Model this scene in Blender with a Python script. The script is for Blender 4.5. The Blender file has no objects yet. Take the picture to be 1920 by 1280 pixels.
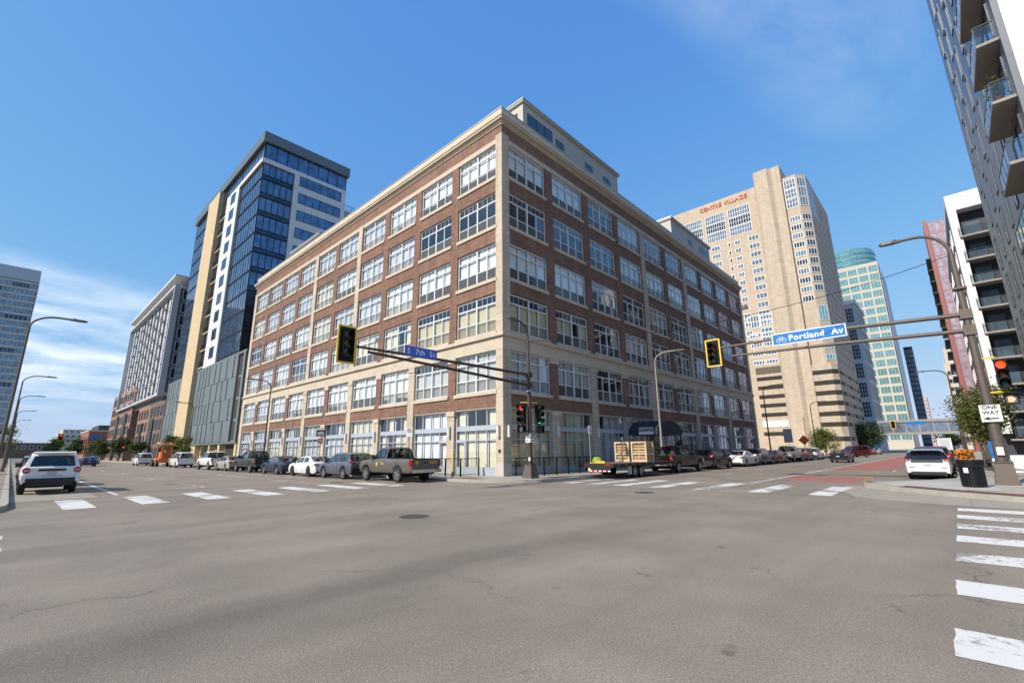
import bpy, math, random
from mathutils import Vector, Matrix
random.seed(7)
SC = bpy.context.scene
COL = SC.collection

# ------------------------------------------------------------------ camera
YAW, PITCH, ROLL = math.radians(43.259), math.radians(13.356), math.radians(-0.603)
cam_d = bpy.data.cameras.new('camera'); cam = bpy.data.objects.new('camera', cam_d); COL.objects.link(cam)
cam_d.sensor_width = 36.0; cam_d.lens = 863.37 / 1920 * 36; cam_d.clip_start = 0.05; cam_d.clip_end = 6000
fwd = Vector((math.cos(YAW) * math.cos(PITCH), math.sin(YAW) * math.cos(PITCH), math.sin(PITCH)))
rgt = Vector((math.sin(YAW), -math.cos(YAW), 0)); upv = rgt.cross(fwd)
r2 = math.cos(ROLL) * rgt + math.sin(ROLL) * upv; u2 = -math.sin(ROLL) * rgt + math.cos(ROLL) * upv
cam.matrix_world = Matrix(((r2.x, u2.x, -fwd.x, 0), (r2.y, u2.y, -fwd.y, 0), (r2.z, u2.z, -fwd.z, 1.65), (0, 0, 0, 1)))
SC.camera = cam

# ------------------------------------------------------------------ sky, sun, exposure
SUN_DIR = Vector((-1.0, 0.16, 0.80)).normalized()          # towards the sun
SUN_EL = math.asin(SUN_DIR.z); SUN_AZ = math.atan2(SUN_DIR.x, SUN_DIR.y)
world = bpy.data.worlds.new('World'); SC.world = world; world.use_nodes = True
nt = world.node_tree; nt.nodes.clear()
def N(t, ty, **kw):
    n = t.nodes.new(ty)
    for k, v in kw.items():
        if k in n.inputs.keys(): n.inputs[k].default_value = v
        else: setattr(n, k, v)
    return n
sky = N(nt, 'ShaderNodeTexSky', sky_type='NISHITA', sun_disc=False, sun_elevation=SUN_EL, sun_rotation=SUN_AZ,
        altitude=250, air_density=1.0, dust_density=0.25, ozone_density=4.0)
geo = N(nt, 'ShaderNodeTexCoord')
sep = N(nt, 'ShaderNodeSeparateXYZ'); nt.links.new(geo.outputs['Generated'], sep.inputs[0])
zc = N(nt, 'ShaderNodeMath', operation='MAXIMUM'); zc.inputs[1].default_value = 0.03; nt.links.new(sep.outputs[2], zc.inputs[0])
za = N(nt, 'ShaderNodeMath', operation='ADD'); za.inputs[1].default_value = 0.12; nt.links.new(zc.outputs[0], za.inputs[0])
dv = N(nt, 'ShaderNodeVectorMath', operation='DIVIDE'); nt.links.new(geo.outputs['Generated'], dv.inputs[0]); nt.links.new(za.outputs[0], dv.inputs[1])
mp = N(nt, 'ShaderNodeMapping'); nt.links.new(dv.outputs[0], mp.inputs[0])
mp.inputs['Location'].default_value = (17.71, 26.55, 0); mp.inputs['Rotation'].default_value = (0, 0, 0.5); mp.inputs['Scale'].default_value = (0.62, 1.0, 0.0)
n1 = N(nt, 'ShaderNodeTexNoise', Scale=0.42, Detail=2.0, Roughness=0.5); nt.links.new(mp.outputs[0], n1.inputs['Vector'])
n2 = N(nt, 'ShaderNodeTexNoise', Scale=2.6, Detail=7.0, Roughness=0.62, Distortion=0.35); nt.links.new(mp.outputs[0], n2.inputs['Vector'])
r1 = N(nt, 'ShaderNodeMapRange'); r1.inputs[1].default_value = 0.515; r1.inputs[2].default_value = 0.655; nt.links.new(n1.outputs[0], r1.inputs[0])
rr = N(nt, 'ShaderNodeMapRange'); rr.inputs[1].default_value = 0.34; rr.inputs[2].default_value = 0.74; nt.links.new(n2.outputs[0], rr.inputs[0])
mm = N(nt, 'ShaderNodeMath', operation='MULTIPLY'); nt.links.new(r1.outputs[0], mm.inputs[0]); nt.links.new(rr.outputs[0], mm.inputs[1])
lo = N(nt, 'ShaderNodeMapRange'); lo.inputs[1].default_value = -0.02; lo.inputs[2].default_value = 0.10; nt.links.new(sep.outputs[2], lo.inputs[0])
mm2 = N(nt, 'ShaderNodeMath', operation='MULTIPLY'); nt.links.new(mm.outputs[0], mm2.inputs[0]); nt.links.new(lo.outputs[0], mm2.inputs[1])
mm3 = N(nt, 'ShaderNodeMath', operation='MULTIPLY'); mm3.inputs[1].default_value = 1.0; nt.links.new(mm2.outputs[0], mm3.inputs[0])
mix = N(nt, 'ShaderNodeMix', data_type='RGBA'); nt.links.new(mm3.outputs[0], mix.inputs[0])
SKYS = 0.118
# film response of the clear sky: each channel rolls off softly towards the bright horizon
sa = N(nt, 'ShaderNodeVectorMath', operation='MULTIPLY'); nt.links.new(sky.outputs[0], sa.inputs[0]); sa.inputs[1].default_value = (0.165, 0.152 * 3.03, 0.152 * 8.0)
sb = N(nt, 'ShaderNodeVectorMath', operation='ADD'); nt.links.new(sa.outputs[0], sb.inputs[0]); sb.inputs[1].default_value = (1, 1, 1)
sc_ = N(nt, 'ShaderNodeVectorMath', operation='MULTIPLY'); nt.links.new(sky.outputs[0], sc_.inputs[0]); sc_.inputs[1].default_value = (1.1, 2.4, 7.1)
sd = N(nt, 'ShaderNodeVectorMath', operation='DIVIDE'); nt.links.new(sc_.outputs[0], sd.inputs[0]); nt.links.new(sb.outputs[0], sd.inputs[1])
nt.links.new(sd.outputs[0], mix.inputs[6]); mix.inputs[7].default_value = (7.0, 7.3, 7.7, 1)
bg = N(nt, 'ShaderNodeBackground', Strength=SKYS); nt.links.new(mix.outputs[2], bg.inputs[0])
wo = N(nt, 'ShaderNodeOutputWorld'); nt.links.new(bg.outputs[0], wo.inputs[0])
sun_d = bpy.data.lights.new('sun', 'SUN'); sun_d.energy = 3.75; sun_d.angle = math.radians(0.53); sun_d.color = (1.0, 0.93, 0.82)
sun = bpy.data.objects.new('sun', sun_d); COL.objects.link(sun); sun.location = (-60, 10, 60)
sun.rotation_euler = SUN_DIR.to_track_quat('Z', 'Y').to_euler()
SC.view_settings.view_transform = 'Standard'; SC.view_settings.look = 'None'; SC.view_settings.exposure = 0.53; SC.view_settings.gamma = 1.0
SC.view_settings.use_curve_mapping = False
SC.render.engine = 'CYCLES'
SC.cycles.use_denoising = True
SC.cycles.max_bounces = 7; SC.cycles.diffuse_bounces = 3; SC.cycles.glossy_bounces = 3; SC.cycles.transparent_max_bounces = 10; SC.cycles.transmission_bounces = 2
SC.cycles.caustics_reflective = False; SC.cycles.caustics_refractive = False; SC.cycles.sample_clamp_indirect = 6

# ------------------------------------------------------------------ mesh helpers
class MB:
    def __init__(s): s.v = []; s.f = []; s.m = []
    def face(s, pts, mi=0):
        n = len(s.v); s.v += [tuple(p) for p in pts]; s.f.append(tuple(range(n, n + len(pts)))); s.m.append(mi); return s
    def box(s, x0, y0, z0, x1, y1, z1, mi=0):
        if x0 > x1: x0, x1 = x1, x0
        if y0 > y1: y0, y1 = y1, y0
        if z0 > z1: z0, z1 = z1, z0
        n = len(s.v)
        s.v += [(x0, y0, z0), (x1, y0, z0), (x1, y1, z0), (x0, y1, z0), (x0, y0, z1), (x1, y0, z1), (x1, y1, z1), (x0, y1, z1)]
        for q in ((0, 3, 2, 1), (4, 5, 6, 7), (0, 1, 5, 4), (1, 2, 6, 5), (2, 3, 7, 6), (3, 0, 4, 7)):
            s.f.append(tuple(n + i for i in q)); s.m.append(mi)
        return s
    def prism(s, pts, z0, z1, mi=0, mi_side=None):
        n = len(s.v); k = len(pts); ms = mi if mi_side is None else mi_side
        a = sum(pts[i][0] * pts[(i + 1) % k][1] - pts[(i + 1) % k][0] * pts[i][1] for i in range(k))
        if a < 0: pts = pts[::-1]
        s.v += [(p[0], p[1], z0) for p in pts] + [(p[0], p[1], z1) for p in pts]
        s.f.append(tuple(n + k + i for i in range(k))); s.m.append(mi)
        s.f.append(tuple(n + i for i in reversed(range(k)))); s.m.append(mi)
        for i in range(k):
            j = (i + 1) % k; s.f.append((n + i, n + j, n + k + j, n + k + i)); s.m.append(ms)
        return s
    def xprism(s, pts, x0, x1, mi=0, axis='x'):
        """outline in the plane across AXIS, swept along it: axis x -> pts are (y,z); axis y -> pts are (x,z)"""
        n = len(s.v); k = len(pts)
        for w in (x0, x1):
            s.v += [((w, p[0], p[1]) if axis == 'x' else (p[0], w, p[1])) for p in pts]
        s.f.append(tuple(n + i for i in range(k))); s.m.append(mi); s.f.append(tuple(n + k + i for i in reversed(range(k)))); s.m.append(mi)
        for i in range(k):
            j = (i + 1) % k; s.f.append((n + j, n + i, n + k + i, n + k + j)); s.m.append(mi)
        return s
    def cyl(s, p0, p1, r0, r1=None, n=10, mi=0, caps=True):
        r1 = r0 if r1 is None else r1
        p0 = Vector(p0); p1 = Vector(p1); d = (p1 - p0).normalized()
        a = d.orthogonal().normalized(); b = d.cross(a); k = len(s.v)
        for p, r in ((p0, r0), (p1, r1)):
            for i in range(n):
                t = 2 * math.pi * i / n; s.v.append(tuple(p + a * (r * math.cos(t)) + b * (r * math.sin(t))))
        for i in range(n):
            j = (i + 1) % n; s.f.append((k + i, k + j, k + n + j, k + n + i)); s.m.append(mi)
        if caps:
            s.f.append(tuple(k + i for i in reversed(range(n)))); s.m.append(mi); s.f.append(tuple(k + n + i for i in range(n))); s.m.append(mi)
        return s
    def tube(s, pts, r, n=8, mi=0):
        pts = [Vector(p) for p in pts]; k = len(s.v); m = len(pts)
        rs = r if isinstance(r, (list, tuple)) else [r] * m
        up = None
        for i, p in enumerate(pts):
            d = ((pts[min(i + 1, m - 1)] - p).normalized() + (p - pts[max(i - 1, 0)]).normalized())
            d = d.normalized() if d.length > 1e-6 else Vector((0, 0, 1))
            a = d.orthogonal().normalized() if up is None else (up - d * up.dot(d)).normalized()
            up = a; b = d.cross(a)
            for j in range(n):
                t = 2 * math.pi * j / n; s.v.append(tuple(p + a * (rs[i] * math.cos(t)) + b * (rs[i] * math.sin(t))))
        for i in range(m - 1):
            for j in range(n):
                q = (j + 1) % n; s.f.append((k + i * n + j, k + i * n + q, k + (i + 1) * n + q, k + (i + 1) * n + j)); s.m.append(mi)
        s.f.append(tuple(k + i for i in reversed(range(n)))); s.m.append(mi)
        s.f.append(tuple(k + (m - 1) * n + i for i in range(n))); s.m.append(mi)
        return s
    def lathe(s, prof, c=(0, 0, 0), n=16, mi=0, axis='z'):
        k = len(s.v); m = len(prof)
        for r, h in prof:
            for i in range(n):
                t = 2 * math.pi * i / n; x, y = r * math.cos(t), r * math.sin(t)
                p = (x, y, h) if axis == 'z' else ((x, h, y) if axis == 'y' else (h, x, y))
                s.v.append((p[0] + c[0], p[1] + c[1], p[2] + c[2]))
        for q in range(m - 1):
            for i in range(n):
                j = (i + 1) % n
                f = (k + q * n + i, k + q * n + j, k + (q + 1) * n + j, k + (q + 1) * n + i)
                s.f.append(f if axis != 'y' else f[::-1]); s.m.append(mi)
        return s
    def mesh(s, name, mats, smooth=None):
        me = bpy.data.meshes.new(name); me.from_pydata(s.v, [], s.f)
        for m in (mats if isinstance(mats, (list, tuple)) else [mats]): me.materials.append(m)
        if any(s.m): me.polygons.foreach_set('material_index', s.m)
        if smooth is not None:
            me.polygons.foreach_set('use_smooth', [True] * len(s.f)); me.set_sharp_from_angle(angle=math.radians(smooth))
        me.update(); return me
    def build(s, name, mats, parent=None, loc=(0, 0, 0), rz=0, smooth=None):
        return ob(name, s.mesh(name, mats, smooth), parent, loc, rz)

def ob(name, me, parent=None, loc=(0, 0, 0), rz=0):
    o = bpy.data.objects.new(name, me); COL.objects.link(o); o.parent = parent; o.location = loc
    if rz: o.rotation_euler = (0, 0, rz)
    return o
def tag(o, label=None, cat=None, group=None, kind=None):
    if label: o['label'] = label
    if cat: o['category'] = cat
    if group: o['group'] = group
    if kind: o['kind'] = kind
    return o
def thing(name, label, cat, loc=(0, 0, 0), rz=0, group=None):
    o = bpy.data.objects.new(name, None); COL.objects.link(o); o.empty_display_size = 0.2
    o.location = loc; o.rotation_euler = (0, 0, rz)
    return tag(o, label, cat, group)
def copy_tree(o, parent=None):
    c = o.copy(); COL.objects.link(c); c.parent = parent
    for ch in list(o.children): copy_tree(ch, c)
    return c

# ------------------------------------------------------------------ materials
MATS = {}
def _new(name):
    m = bpy.data.materials.new(name); m.use_nodes = True; t = m.node_tree
    b = t.nodes['Principled BSDF']; return m, t, b
def pos_node(t):
    return N(t, 'ShaderNodeNewGeometry').outputs['Position']
def pm(name, col, rough=0.6, metal=0.0, var=0.0, vs=2.0, bump=0.0, bs=30.0, coat=0.0, spec=0.5, stretch=None, emit=None, objco=False, detail=4.0):
    if name in MATS: return MATS[name]
    m, t, b = _new(name); MATS[name] = m
    b.inputs['Base Color'].default_value = (*col, 1); b.inputs['Roughness'].default_value = rough; b.inputs['Metallic'].default_value = metal
    b.inputs['Specular IOR Level'].default_value = spec
    if coat: b.inputs['Coat Weight'].default_value = coat; b.inputs['Coat Roughness'].default_value = 0.04
    if emit: b.inputs['Emission Color'].default_value = (*emit[0], 1); b.inputs['Emission Strength'].default_value = emit[1]
    if var or bump:
        p = N(t, 'ShaderNodeTexCoord').outputs['Object'] if objco else pos_node(t)
        if stretch:
            mpn = N(t, 'ShaderNodeMapping'); mpn.inputs['Scale'].default_value = stretch; t.links.new(p, mpn.inputs[0]); p = mpn.outputs[0]
    if var:
        n = N(t, 'ShaderNodeTexNoise', Scale=vs, Detail=detail, Roughness=0.62); t.links.new(p, n.inputs['Vector'])
        r = N(t, 'ShaderNodeMapRange'); r.inputs[1].default_value = 0.25; r.inputs[2].default_value = 0.75; r.inputs[3].default_value = 1 - var; r.inputs[4].default_value = 1 + var
        t.links.new(n.outputs[0], r.inputs[0])
        x = N(t, 'ShaderNodeVectorMath', operation='SCALE'); x.inputs[0].default_value = col; t.links.new(r.outputs[0], x.inputs['Scale'])
        t.links.new(x.outputs[0], b.inputs['Base Color'])
        r3 = N(t, 'ShaderNodeMapRange'); r3.inputs[1].default_value = 0.3; r3.inputs[2].default_value = 0.7
        r3.inputs[3].default_value = max(0.02, rough - 0.08); r3.inputs[4].default_value = min(1, rough + 0.08)
        t.links.new(n.outputs[0], r3.inputs[0]); t.links.new(r3.outputs[0], b.inputs['Roughness'])
    if bump:
        n2 = N(t, 'ShaderNodeTexNoise', Scale=bs, Detail=3.0); t.links.new(p, n2.inputs['Vector'])
        bp = N(t, 'ShaderNodeBump', Strength=bump, Distance=0.02); t.links.new(n2.outputs[0], bp.inputs['Height']); t.links.new(bp.outputs[0], b.inputs['Normal'])
    return m
def wall_uv(t):
    """(x+y, z): runs along either street front"""
    s = N(t, 'ShaderNodeSeparateXYZ'); t.links.new(pos_node(t), s.inputs[0])
    a = N(t, 'ShaderNodeMath', operation='ADD'); t.links.new(s.outputs[0], a.inputs[0]); t.links.new(s.outputs[1], a.inputs[1])
    c = N(t, 'ShaderNodeCombineXYZ'); t.links.new(a.outputs[0], c.inputs[0]); t.links.new(s.outputs[2], c.inputs[1]); return c.outputs[0]
def brickm(name, c1, c2, mortar, bw=0.215, bh=0.075, ms=0.012, rough=0.85, big=0.18, offset=0.5, bump=0.35):
    if name in MATS: return MATS[name]
    m, t, b = _new(name); MATS[name] = m
    uv = wall_uv(t)
    br = N(t, 'ShaderNodeTexBrick', Scale=1.0); br.offset = offset
    br.inputs['Color1'].default_value = (*c1, 1); br.inputs['Color2'].default_value = (*c2, 1); br.inputs['Mortar'].default_value = (*mortar, 1)
    br.inputs['Mortar Size'].default_value = ms; br.inputs['Brick Width'].default_value = bw; br.inputs['Row Height'].default_value = bh; br.inputs['Bias'].default_value = 0.0
    t.links.new(uv, br.inputs['Vector'])
    n = N(t, 'ShaderNodeTexNoise', Scale=0.6, Detail=5.0, Roughness=0.65); t.links.new(pos_node(t), n.inputs['Vector'])
    r = N(t, 'ShaderNodeMapRange'); r.inputs[1].default_value = 0.25; r.inputs[2].default_value = 0.75; r.inputs[3].default_value = 1 - big; r.inputs[4].default_value = 1 + big
    t.links.new(n.outputs[0], r.inputs[0])
    x = N(t, 'ShaderNodeVectorMath', operation='SCALE'); t.links.new(br.outputs['Color'], x.inputs[0]); t.links.new(r.outputs[0], x.inputs['Scale'])
    ms_ = N(t, 'ShaderNodeMapping'); ms_.inputs['Scale'].default_value = (1.6, 1.6, 0.10); t.links.new(pos_node(t), ms_.inputs[0])
    ns = N(t, 'ShaderNodeTexNoise', Scale=1.0, Detail=6.0, Roughness=0.7); t.links.new(ms_.outputs[0], ns.inputs['Vector'])
    rs = N(t, 'ShaderNodeMapRange'); rs.inputs[1].default_value = 0.34; rs.inputs[2].default_value = 0.60; rs.inputs[3].default_value = 1 - big * 1.1; rs.inputs[4].default_value = 1.05; t.links.new(ns.outputs[0], rs.inputs[0])
    mc = N(t, 'ShaderNodeMapping'); mc.inputs['Scale'].default_value = (0.9, 5.5, 1); t.links.new(uv, mc.inputs[0])   # courses fired a little lighter or darker
    nc = N(t, 'ShaderNodeTexNoise', Scale=1.0, Detail=3.0, Roughness=0.7); t.links.new(mc.outputs[0], nc.inputs['Vector'])
    rc = N(t, 'ShaderNodeMapRange'); rc.inputs[1].default_value = 0.28; rc.inputs[2].default_value = 0.72; rc.inputs[3].default_value = 1 - big * 1.2; rc.inputs[4].default_value = 1 + big * 1.2; t.links.new(nc.outputs[0], rc.inputs[0])
    mu = N(t, 'ShaderNodeMath', operation='MULTIPLY'); t.links.new(rs.outputs[0], mu.inputs[0]); t.links.new(rc.outputs[0], mu.inputs[1])
    x2 = N(t, 'ShaderNodeVectorMath', operation='SCALE'); t.links.new(x.outputs[0], x2.inputs[0]); t.links.new(mu.outputs[0], x2.inputs['Scale'])
    t.links.new(x2.outputs[0], b.inputs['Base Color']); b.inputs['Roughness'].default_value = rough
    if bump:
        bp = N(t, 'ShaderNodeBump', Strength=bump, Distance=0.01); bp.invert = True
        t.links.new(br.outputs['Fac'], bp.inputs['Height']); t.links.new(bp.outputs[0], b.inputs['Normal'])
    return m
def glassm(name, tint=(0.9, 0.93, 0.95), refl=0.10, gl=(0.95, 0.97, 1.0), rough=0.015, veil=None, wob=0.0):
    """thin window glass: see-through with a Fresnel reflection (veil = insect screen or dirt: (colour, share))"""
    if name in MATS: return MATS[name]
    m, t, b = _new(name); MATS[name] = m; t.nodes.remove(b)
    tr = N(t, 'ShaderNodeBsdfTransparent'); tr.inputs[0].default_value = (*tint, 1)
    g = N(t, 'ShaderNodeBsdfGlossy', Roughness=rough); g.inputs[0].default_value = (*gl, 1)
    lw = N(t, 'ShaderNodeLayerWeight', Blend=0.5)
    pw = N(t, 'ShaderNodeMath', operation='POWER'); pw.inputs[1].default_value = 3.5; t.links.new(lw.outputs['Facing'], pw.inputs[0])
    r = N(t, 'ShaderNodeMapRange'); r.inputs[3].default_value = refl; r.inputs[4].default_value = 0.95
    t.links.new(pw.outputs[0], r.inputs[0])
    mx = N(t, 'ShaderNodeMixShader'); t.links.new(r.outputs[0], mx.inputs[0]); t.links.new(tr.outputs[0], mx.inputs[1]); t.links.new(g.outputs[0], mx.inputs[2])
    last = mx
    if wob:
        n = N(t, 'ShaderNodeTexNoise', Scale=0.9, Detail=2.0); t.links.new(pos_node(t), n.inputs['Vector'])
        bp = N(t, 'ShaderNodeBump', Strength=wob, Distance=0.05); t.links.new(n.outputs[0], bp.inputs['Height']); t.links.new(bp.outputs[0], g.inputs['Normal'])
    if veil:
        d = N(t, 'ShaderNodeBsdfDiffuse'); d.inputs[0].default_value = (*veil[0], 1)
        m2 = N(t, 'ShaderNodeMixShader'); m2.inputs[0].default_value = veil[1]; t.links.new(mx.outputs[0], m2.inputs[1]); t.links.new(d.outputs[0], m2.inputs[2]); last = m2
    o = t.nodes['Material Output']; t.links.new(last.outputs[0], o.inputs[0]); return m

def text_mesh(body, size, mat, depth=0.01, align='CENTER', bold=0.0, spacing=1.0, name='lettering'):
    cu = bpy.data.curves.new('txt', 'FONT'); cu.body = body; cu.size = size; cu.extrude = depth / 2; cu.align_x = align; cu.align_y = 'CENTER'
    cu.offset = bold; cu.space_character = spacing; cu.resolution_u = 3
    o = bpy.data.objects.new('txt', cu); COL.objects.link(o)
    dg = bpy.context.evaluated_depsgraph_get(); me = bpy.data.meshes.new_from_object(o.evaluated_get(dg))
    bpy.data.objects.remove(o); bpy.data.curves.remove(cu); me.name = name; me.materials.clear(); me.materials.append(mat); return me
def face_rot(normal):
    """rotation for lettering (drawn in local xy, facing local z) so that it faces NORMAL ('-x','-y','+y') and stays upright"""
    rz = {'-y': 0.0, '-x': -math.pi / 2, '+y': math.pi, '+x': math.pi / 2}[normal]
    return (math.pi / 2, 0, rz)
def lettering(body, size, mat, parent, loc, normal, **kw):
    o = ob('lettering', text_mesh(body, size, mat, **kw), parent, loc); o.rotation_euler = face_rot(normal); return o
# ------------------------------------------------------------------ ground, road, pavements
def asphaltm(name, base, streak=(0.035, 0.8, 1.0)):
    m, t, b = _new(name); p = pos_node(t)
    def noise(sc, det=3.0, ro=0.6, vec=p):
        n = N(t, 'ShaderNodeTexNoise', Scale=sc, Detail=det, Roughness=ro); t.links.new(vec, n.inputs['Vector']); return n.outputs[0]
    def rng(o, a, c, lo, hi):
        r = N(t, 'ShaderNodeMapRange'); r.inputs[1].default_value = a; r.inputs[2].default_value = c; r.inputs[3].default_value = lo; r.inputs[4].default_value = hi; t.links.new(o, r.inputs[0]); return r.outputs[0]
    def mul(a, c):
        x = N(t, 'ShaderNodeMath', operation='MULTIPLY'); t.links.new(a, x.inputs[0]); t.links.new(c, x.inputs[1]); return x.outputs[0]
    mpn = N(t, 'ShaderNodeMapping'); mpn.inputs['Scale'].default_value = streak; mpn.inputs['Rotation'].default_value = (0, 0, 0.02); t.links.new(p, mpn.inputs[0])
    agg = rng(noise(95, 2.0, 0.7), 0.30, 0.72, 0.55, 1.55)
    agg2 = rng(noise(34, 3.0, 0.7), 0.3, 0.7, 0.78, 1.22)
    pat = rng(noise(0.35, 6.0), 0.3, 0.7, 0.80, 1.16)
    strk = rng(noise(0.9, 4.0, 0.6, mpn.outputs[0]), 0.34, 0.64, 0.87, 1.05)
    vo = N(t, 'ShaderNodeTexVoronoi', Scale=0.22); vo.feature = 'DISTANCE_TO_EDGE'
    mw = N(t, 'ShaderNodeVectorMath', operation='ADD'); wn = N(t, 'ShaderNodeTexNoise', Scale=1.3, Detail=4.0); t.links.new(p, wn.inputs['Vector'])
    t.links.new(p, mw.inputs[0]); t.links.new(wn.outputs['Color'], mw.inputs[1]); t.links.new(mw.outputs[0], vo.inputs['Vector'])
    crk = rng(vo.outputs['Distance'], 0.0, 0.006, 0.62, 1.0)
    ckm = rng(noise(0.18, 2.0), 0.5, 0.56, 0.0, 1.0)
    ck = N(t, 'ShaderNodeMix'); t.links.new(ckm, ck.inputs[0]); ck.inputs[2].default_value = 1.0; t.links.new(crk, ck.inputs[3])
    # polished wheel path across the junction and scattered oil spots and pale stone chips
    sy = N(t, 'ShaderNodeSeparateXYZ'); t.links.new(p, sy.inputs[0])
    wv = N(t, 'ShaderNodeMath', operation='MULTIPLY_ADD'); t.links.new(noise(0.25, 3.0), wv.inputs[0]); wv.inputs[1].default_value = 2.4; t.links.new(sy.outputs[1], wv.inputs[2])
    ab = N(t, 'ShaderNodeMath', operation='SUBTRACT'); t.links.new(wv.outputs[0], ab.inputs[0]); ab.inputs[1].default_value = 6.9
    aa = N(t, 'ShaderNodeMath', operation='ABSOLUTE'); t.links.new(ab.outputs[0], aa.inputs[0])
    band = rng(aa.outputs[0], 0.15, 1.15, 0.74, 1.0)
    fade = rng(sy.outputs[0], 6.0, 13.0, 0.0, 1.0)
    bm = N(t, 'ShaderNodeMix'); t.links.new(fade, bm.inputs[0]); t.links.new(band, bm.inputs[2]); bm.inputs[3].default_value = 1.0
    oil = rng(noise(1.9, 2.0), 0.70, 0.76, 1.0, 0.62)
    v2 = N(t, 'ShaderNodeTexVoronoi', Scale=46.0); t.links.new(p, v2.inputs['Vector'])
    chip = rng(v2.outputs['Distance'], 0.10, 0.22, 1.75, 1.0)
    f = mul(mul(mul(mul(agg, agg2), mul(pat, strk)), ck.outputs[0]), mul(mul(bm.outputs[0], oil), chip))
    x = N(t, 'ShaderNodeVectorMath', operation='SCALE'); x.inputs[0].default_value = base; t.links.new(f, x.inputs['Scale']); t.links.new(x.outputs[0], b.inputs['Base Color'])
    b.inputs['Roughness'].default_value = 0.9; b.inputs['Specular IOR Level'].default_value = 0.3
    bp = N(t, 'ShaderNodeBump', Strength=0.5, Distance=0.008); t.links.new(agg, bp.inputs['Height']); t.links.new(bp.outputs[0], b.inputs['Normal'])
    return m
def concretem(name, base, jx=1.5, jy=1.5, dark=0.62, var=0.12):
    m, t, b = _new(name); p = pos_node(t)
    s = N(t, 'ShaderNodeSeparateXYZ'); t.links.new(p, s.inputs[0])
    br = N(t, 'ShaderNodeTexBrick', Scale=1.0); br.offset = 0.0
    br.inputs['Color1'].default_value = (*base, 1); br.inputs['Color2'].default_value = (*[c * 0.93 for c in base], 1); br.inputs['Mortar'].default_value = (*[c * dark for c in base], 1)
    br.inputs['Mortar Size'].default_value = 0.012; br.inputs['Brick Width'].default_value = jx; br.inputs['Row Height'].default_value = jy
    t.links.new(p, br.inputs['Vector'])
    n = N(t, 'ShaderNodeTexNoise', Scale=1.7, Detail=8.0, Roughness=0.68); t.links.new(p, n.inputs['Vector'])
    r = N(t, 'ShaderNodeMapRange'); r.inputs[1].default_value = 0.28; r.inputs[2].default_value = 0.72; r.inputs[3].default_value = 1 - var; r.inputs[4].default_value = 1 + var; t.links.new(n.outputs[0], r.inputs[0])
    x = N(t, 'ShaderNodeVectorMath', operation='SCALE'); t.links.new(br.outputs['Color'], x.inputs[0]); t.links.new(r.outputs[0], x.inputs['Scale']); t.links.new(x.outputs[0], b.inputs['Base Color'])
    b.inputs['Roughness'].default_value = 0.9
    return m
def paintm(name, col, wear=0.5, under=(0.21, 0.185, 0.16)):
    m, t, b = _new(name); p = pos_node(t)
    n = N(t, 'ShaderNodeTexNoise', Scale=9.0, Detail=8.0, Roughness=0.75); t.links.new(p, n.inputs['Vector'])
    n2 = N(t, 'ShaderNodeTexNoise', Scale=0.8, Detail=3.0); t.links.new(p, n2.inputs['Vector'])
    a = N(t, 'ShaderNodeMath', operation='ADD'); t.links.new(n.outputs[0], a.inputs[0]); t.links.new(n2.outputs[0], a.inputs[1])
    r = N(t, 'ShaderNodeMapRange'); r.inputs[1].default_value = 1.5 - wear; r.inputs[2].default_value = 1.62 - wear; t.links.new(a.outputs[0], r.inputs[0])
    mx = N(t, 'ShaderNodeMix', data_type='RGBA'); t.links.new(r.outputs[0], mx.inputs[0]); mx.inputs[6].default_value = (*col, 1); mx.inputs[7].default_value = (*under, 1)
    n3 = N(t, 'ShaderNodeTexNoise', Scale=60.0, Detail=2.0); t.links.new(p, n3.inputs['Vector'])
    r3 = N(t, 'ShaderNodeMapRange'); r3.inputs[3].default_value = 0.8; r3.inputs[4].default_value = 1.12; t.links.new(n3.outputs[0], r3.inputs[0])
    x = N(t, 'ShaderNodeVectorMath', operation='SCALE'); t.links.new(mx.outputs[2], x.inputs[0]); t.links.new(r3.outputs[0], x.inputs['Scale']); t.links.new(x.outputs[0], b.inputs['Base Color'])
    b.inputs['Roughness'].default_value = 0.8; return m
ASPH = asphaltm('asphalt', (0.245, 0.204, 0.163))
CONC = concretem('pavement_concrete', (0.36, 0.325, 0.27), 1.5, 1.5)
CONC2 = concretem('new_concrete', (0.42, 0.40, 0.37), 2.4, 2.4)
LANEC = concretem('lane_concrete', (0.30, 0.262, 0.21), 4.5, 3.2)
KERBM = pm('kerb_stone', (0.36, 0.33, 0.28), 0.9, var=0.15, vs=3)
PAINT = paintm('road_paint', (0.64, 0.62, 0.585), 0.475)
PAINTW = paintm('worn_road_paint', (0.62, 0.60, 0.57), 0.56)
REDP = paintm('red_lane_paint', (0.40, 0.105, 0.08), 0.5)
GRND = pm('far_ground', (0.17, 0.16, 0.145), 0.95, var=0.2, vs=0.05)
TACT = pm('tactile_plate', (0.13, 0.055, 0.032), 0.75, var=0.15, vs=6, bump=0.4, bs=60)
g = MB(); g.face([(-2500, -2500, -0.02), (2500, -2500, -0.02), (2500, 2500, -0.02), (-2500, 2500, -0.02)])
tag(g.build('ground', GRND), kind='structure')
r = MB()
for x0, x1, y0, y1 in ((-120, 0.2, 0.3, 16.2), (0.2, 17.3, -120, 0.3), (0.2, 17.3, 0.3, 16.2), (17.3, 900, 0.3, 16.2), (0.2, 17.3, 16.2, 900), (-6, 0.2, 16.2, 30), (17.3, 27, 16.2, 26), (17.3, 34, -8, 0.3), (-8, 0.2, -8, 0.3), (77, 96, 16.2, 260), (17.3, 260, 206, 224)):
    r.face([(x0, y0, 0), (x1, y0, 0), (x1, y1, 0), (x0, y1, 0)])
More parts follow.
